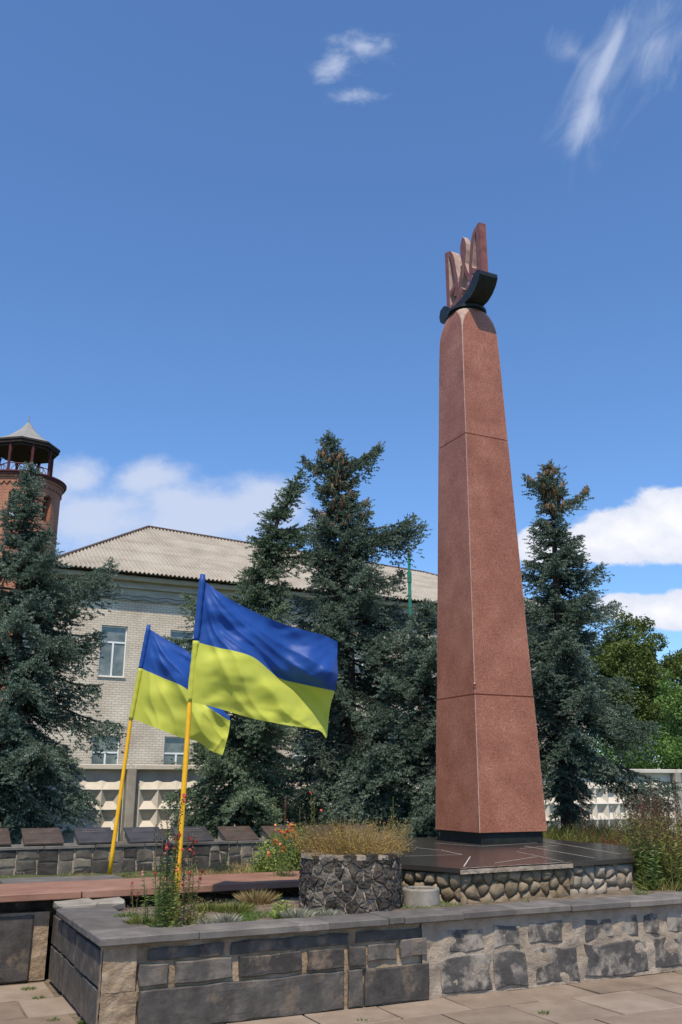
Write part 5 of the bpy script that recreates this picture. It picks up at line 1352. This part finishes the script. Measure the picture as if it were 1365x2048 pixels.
    mb = MB(); rt = root('flat_slab', W(-.1, 3.5, .61), 'flat pale grey slab lying behind the left part of the red ledge', 'slab'); mb.box(-.28, .35, 3.45, 4.05, .60, .68, ch=.01); mb.box(.355, .95, 3.47, 4.03, .60, .675, ch=.01); part('slab_body', mb, M_['coping'], rt)
    # bush left of the planter
    p = W(2.65, 3.45, .6)
    rng = np.random.default_rng(5); cl = [(p.x + dx, p.y + dy, .6 + z, r) for dx, dy, z, r in ((0, 0, .12, .17), (.1, .1, .26, .16), (-.14, 0, .14, .13), (-.1, 0, .28, .12), (.2, .05, .18, .16), (.28, .1, .32, .14), (-.02, .1, .40, .10), (.15, .1, .46, .11), (-.2, .02, .06, .10), (.3, .1, .48, .09))]
    broadleaf('leafy_bush', 'light green leafy bush left of the stone planter', 'bush', tuple(p), cl, .017, 'weed_lime', 6, 4200, .008)
    for k, (px, pt, b, lab, fl) in enumerate([(554, 1594, 3.6, 'leftmost tall green spike of the planter bush group', None), (573, 1588, 3.5, 'tall reddish spike second from the left in the bush group', None), (598, 1612, 3.6, 'short dark spike third from the left in the bush group', None),
                                              (627, 1582, 3.1, 'tall spike topped by one red bloom in front of the central spruce', 'r'), (643, 1618, 3.0, 'snapdragon with red bloom right of the tallest red topped spike', 'r'), (660, 1606, 3.1, 'spike with one white bud above the planter', 'w'),
                                              (707, 1612, 2.6, 'green spike above the middle of the golden flowers', None), (785, 1590, 2.4, 'tall lone yellow-green spike above the right end of the golden flowers', None)]):
        dpt = W(0, b)  # solve base under pixel column at row b
        d = ray(px, pt); nx, ny = -UY, UX; t = (OX * nx + OY * ny + b) / (d[0] * nx + d[1] * ny); top = Vector((d[0] * t, d[1] * t, EYE + d[2] * t))
        base = Vector((top.x, top.y, .6)); h = top.z - .6
        stem_plant(base, h, 2, .02, 80 + k, lab, leaf='weed' if k % 2 else 'weed_green', stemm='weed_red' if k == 1 else 'weed', dens=90, top=.5, seedhead='weed' if k != 1 else 'weed_red', flowers=[[(1, .02)], []] if fl else None, flower={'r': 'petal_red', 'w': 'petal_white', None: None}[fl], leafL=.04, leafW=.009, group='tall snapdragon spikes round the planter', curve=.02)
    p = W(2.42, 2.55, .6)
    stem_plant(p, .66, 14, .17, 95, 'orange and pink snapdragon bunch at the left rim of the planter', dens=90, top=.9, flower='petal_orange', flowers=[[(1, .024), (.95, .02), (.9, .02)], [(1, .022), (.93, .018)], [(.9, .02)]], leaf='weed_green', leafL=.045, leafW=.009)
    # golden haze in the planter
    cx, cy = 2.36, .92; rt = root('golden_flowers', W(cx, cy, 1.0), 'mass of golden dry flowers overflowing the stone planter', 'flowers')
    rnd = random.Random(7); F = MB(); S = MB()
    for i in range(900):
        a = rnd.uniform(0, 6.28); r = .38 * math.sqrt(rnd.random()); x, y = cx + r * math.cos(a) + .03, cy + r * math.sin(a); q = W(x, y, 1.0)
        out = W(x + math.cos(a) * r * .6, y + math.sin(a) * r * .3, 1.0 + rnd.uniform(.08, .30) * (1.1 - .4 * r) * (1 + .45 * noise.noise(Vector((x * 7, y * 7, 0)))) + (.06 if rnd.random() < .08 else 0))
        mid = q.lerp(out, .5) + Vector((0, 0, .02)); F.tube([q, mid, out], [.0012, .001, .0008], 3, 0, rnd.random(), False)
        for k in range(10):
            e = q.lerp(out, rnd.uniform(.4, 1.05)) + Vector((rnd.gauss(0, .018), rnd.gauss(0, .018), rnd.gauss(0, .015))); blob(S, e, .0065, rnd.random(), rnd, 2)
    part('stems', F, M_['dry'], rt); part('flower_heads', S, M_['gold'], rt)
    stem_plant(W(2.70, .78, .98), .22, 5, .06, 97, 'small rust red flower at the right end of the planter', flower='petal_red', leaf='weed_red', stemm='weed_red', dens=90, top=.9, flowers=[[(1, .012), (.6, .014)], [(.3, .016)]], leafL=.03, leafW=.006, name='red_flower')
    stem_plant(W(2.58, .9, .98), .20, 9, .18, 98, 'pale airy grass spilling right from the planter', cat='grass', leaf='dry', stemm='dry', dens=30, top=.9, leafL=.02, leafW=.004, name='airy_grass', seedhead='dry')

    # ---- right hand weeds: prototypes copied
    protos = []
    for k, (h, n, lf, sh, lab) in enumerate([(.95, 6, 'weed', 'seed', 'x'), (.85, 6, 'weed_green', 'seed', 'x'), (.7, 7, 'weed', None, 'x'), (.9, 5, 'weed_red', 'seed', 'x')]):
        protos.append((stem_plant((0, 0, 0), h, n, .16, 200 + k, 'tall weed with brown seed spikes in the crowded weed patch right of the platform', cat='weed', name='tall_weed', leaf=lf, stemm='weed_red' if k in (0, 3) else 'weed', seedhead=sh, dens=95, top=.62 if sh else .95, leafL=.075, leafW=.010, group='tall weeds right of the platform', curve=.15, basal=10), h))
    rnd = random.Random(9); spots = []
    for i in range(84):
        if i < 60: a, b = rnd.uniform(5.9, 8.4), .5 + 1.9 * rnd.random() ** 1.4; s = rnd.uniform(.95, 1.3)
        else: a, b = rnd.uniform(7.0, 9.5), rnd.uniform(2.4, 5.0); s = rnd.uniform(.6, .8)
        if i < 60:
            lim = 5.62 + max(0, (b - .8)) * .92
            if a < lim + .1 or i % 3 == 0: a = lim + .1 + rnd.random() * .45
        elif a < 7.25: a = 7.25
        spots.append((a, b, s))
    L1 = 'weed of the dense patch at the right end of the retaining wall'
    for i, (a, b, s) in enumerate(spots):
        pr, h = protos[i % 4]; o = pr if i < 4 else copy_tree(pr); o.location = W(a, b, .575); o.scale = (s, s, s); o.rotation_euler = (0, 0, rnd.uniform(0, 6.28))
        o['label'] = 'tall weed with leafy stems in the dense patch at the right edge' if i < 60 else 'tall weed standing before the pale fence right of the obelisk'
        o['group'] = 'weeds in the dense right patch' if i < 60 else 'weeds before the fence at right'
    # far row behind the platform between spruce and patch
    pr, h = protos[3]; 
    for i, (px, pt) in enumerate([(1160, 1568), (1172, 1580), (1180, 1600), (1205, 1628), (1228, 1608), (1240, 1612), (1262, 1612), (1300, 1590), (1308, 1572), (1320, 1600)]):
        b = 5.2; d = ray(px, pt); nx, ny = -UY, UX; t = (OX * nx + OY * ny + b) / (d[0] * nx + d[1] * ny); top = Vector((d[0] * t, d[1] * t, EYE + d[2] * t)); h = top.z - .58
        stem_plant((top.x, top.y, .56), h, 2, .03, 300 + i, ['tall reddish dock stalk, left one of the pair right of the obelisk', 'tall reddish dock stalk, right one of the pair right of the obelisk', 'shorter dock stalk just right of the reddish pair', 'low brown stalk halfway between obelisk and hanging bough', 'dark brown stalk left of the white daisies', 'brown stalk touching the white daisies', 'brown stalk beneath the hanging spruce bough', 'brown stalk right of the hanging bough, shorter of two', 'tallest brown stalk right of the hanging bough', 'brown stalk at the edge of the dense weed patch'][i],
                   cat='weed', name='dock_stalk', leaf='weed_red', stemm='weed_red', seedhead='seed', dens=50, top=.45, leafL=.05, leafW=.009, group='brown dock stalks before the fence', curve=.03)
    for i, px in enumerate((1237, 1252)):
        b = 4.9; d = ray(px, 1612 + i * 8); nx, ny = -UY, UX; t = (OX * nx + OY * ny + b) / (d[0] * nx + d[1] * ny); top = Vector((d[0] * t, d[1] * t, EYE + d[2] * t))
        stem_plant((top.x, top.y, .56), top.z - .56, 7, .14, 320 + i, ['taller white daisy clump before the fence under the hanging bough', 'lower white daisy clump before the fence, right of the taller one'][i], leaf='weed', flower='petal_white', flowers=[[(1, .014), (.96, .012), (.9, .01)], [(.95, .013), (1, .012)]], dens=40, top=.8, leafL=.03, leafW=.005, name='daisy')
    def patch(a0, a1, b0, b1):
        return lambda rnd: W(rnd.uniform(a0, a1), rnd.uniform(b0, b1), .57)
    grass_area('weed_undergrowth', patch(6.3, 10.5, 5.02, 7.0), 14000, .55, 'weed', 406, .009, 'waist high yellow green weeds between the platform and the fence')
    grass_area('weed_undergrowth', patch(6.97, 10.5, 3.2, 5.1), 7000, .30, 'weed', 401, .007, 'yellow green undergrowth behind the platform')
    grass_area('weed_undergrowth', patch(7.0, 9.5, 2.5, 6.4), 4500, .38, 'weed_red', 402, .008, 'reddish undergrowth behind the platform')
    def tri(rnd):
        b = rnd.uniform(.42, 2.6); lim = 5.66 + max(0, (b - .8)) * .92; a = rnd.uniform(lim, 9.2); return W(a, b, .57)
    grass_area('weed_undergrowth', tri, 9000, .30, 'weed', 403, .006, 'dense yellow green undergrowth at the right end of the wall')
    grass_area('dry_undergrowth', tri, 3000, .22, 'dry', 404, .007, 'straw coloured undergrowth at the right end of the wall')
    # pale feather grass at the far right
    c = W(10.2, 4.0, .57); tuft(c, .22, 1.15, 110, 'dry', 405, 'feather_grass', 'tall pale feathery grass at the right edge before the fence post', 'grass', .012, up=3.2)
    # paving weeds along the joints
    for k, (px, py, r, n, lab) in enumerate([(42, 1962, .03, 40, 'green weed in the paving joint, nearest the dark side wall'), (58, 1978, .04, 60, 'green weed second along the paving joint at lower left'), (78, 1996, .03, 40, 'green weed third along the paving joint at lower left'), (105, 2040, .025, 30, 'tiny weed near the bottom edge of the photo at lower left'),
                                             (130, 1978, .035, 50, 'green weed at the foot of the side return of the wall'), (140, 1995, .03, 40, 'small weed lower down the foot of the side return'), (172, 2044, .04, 60, 'bright weed at the bottom edge by the wall corner'),
                                             (848, 1999, .035, 50, 'weed at the foot of the wall below the mortar patch'), (1088, 2026, .025, 30, 'tiny weed in the paving crack at lower right'), (725, 2042, .02, 25, 'tiny weed in the bottom paving crack near the middle')]):
        tuft(Pz(px, py, .0), r * 1.5, .045, n * 2, 'weed_green', 500 + k, 'paving_weed', lab, 'weed', .006, 'weeds in the paving joints')
    # pebbles on the bed
    F = MB(); rnd = random.Random(77)
    for i in range(420):
        a, b = rnd.uniform(.35, 1.9), rnd.uniform(.32, 2.0); p = W(a, b, .585); blob(F, p, rnd.uniform(.004, .012), rnd.random(), rnd, 6)
    tag(part('soil_crumbs', F, M_['dirt']), 'loose crumbs of soil on the flower bed', 'soil', kind='stuff')
small_plants()
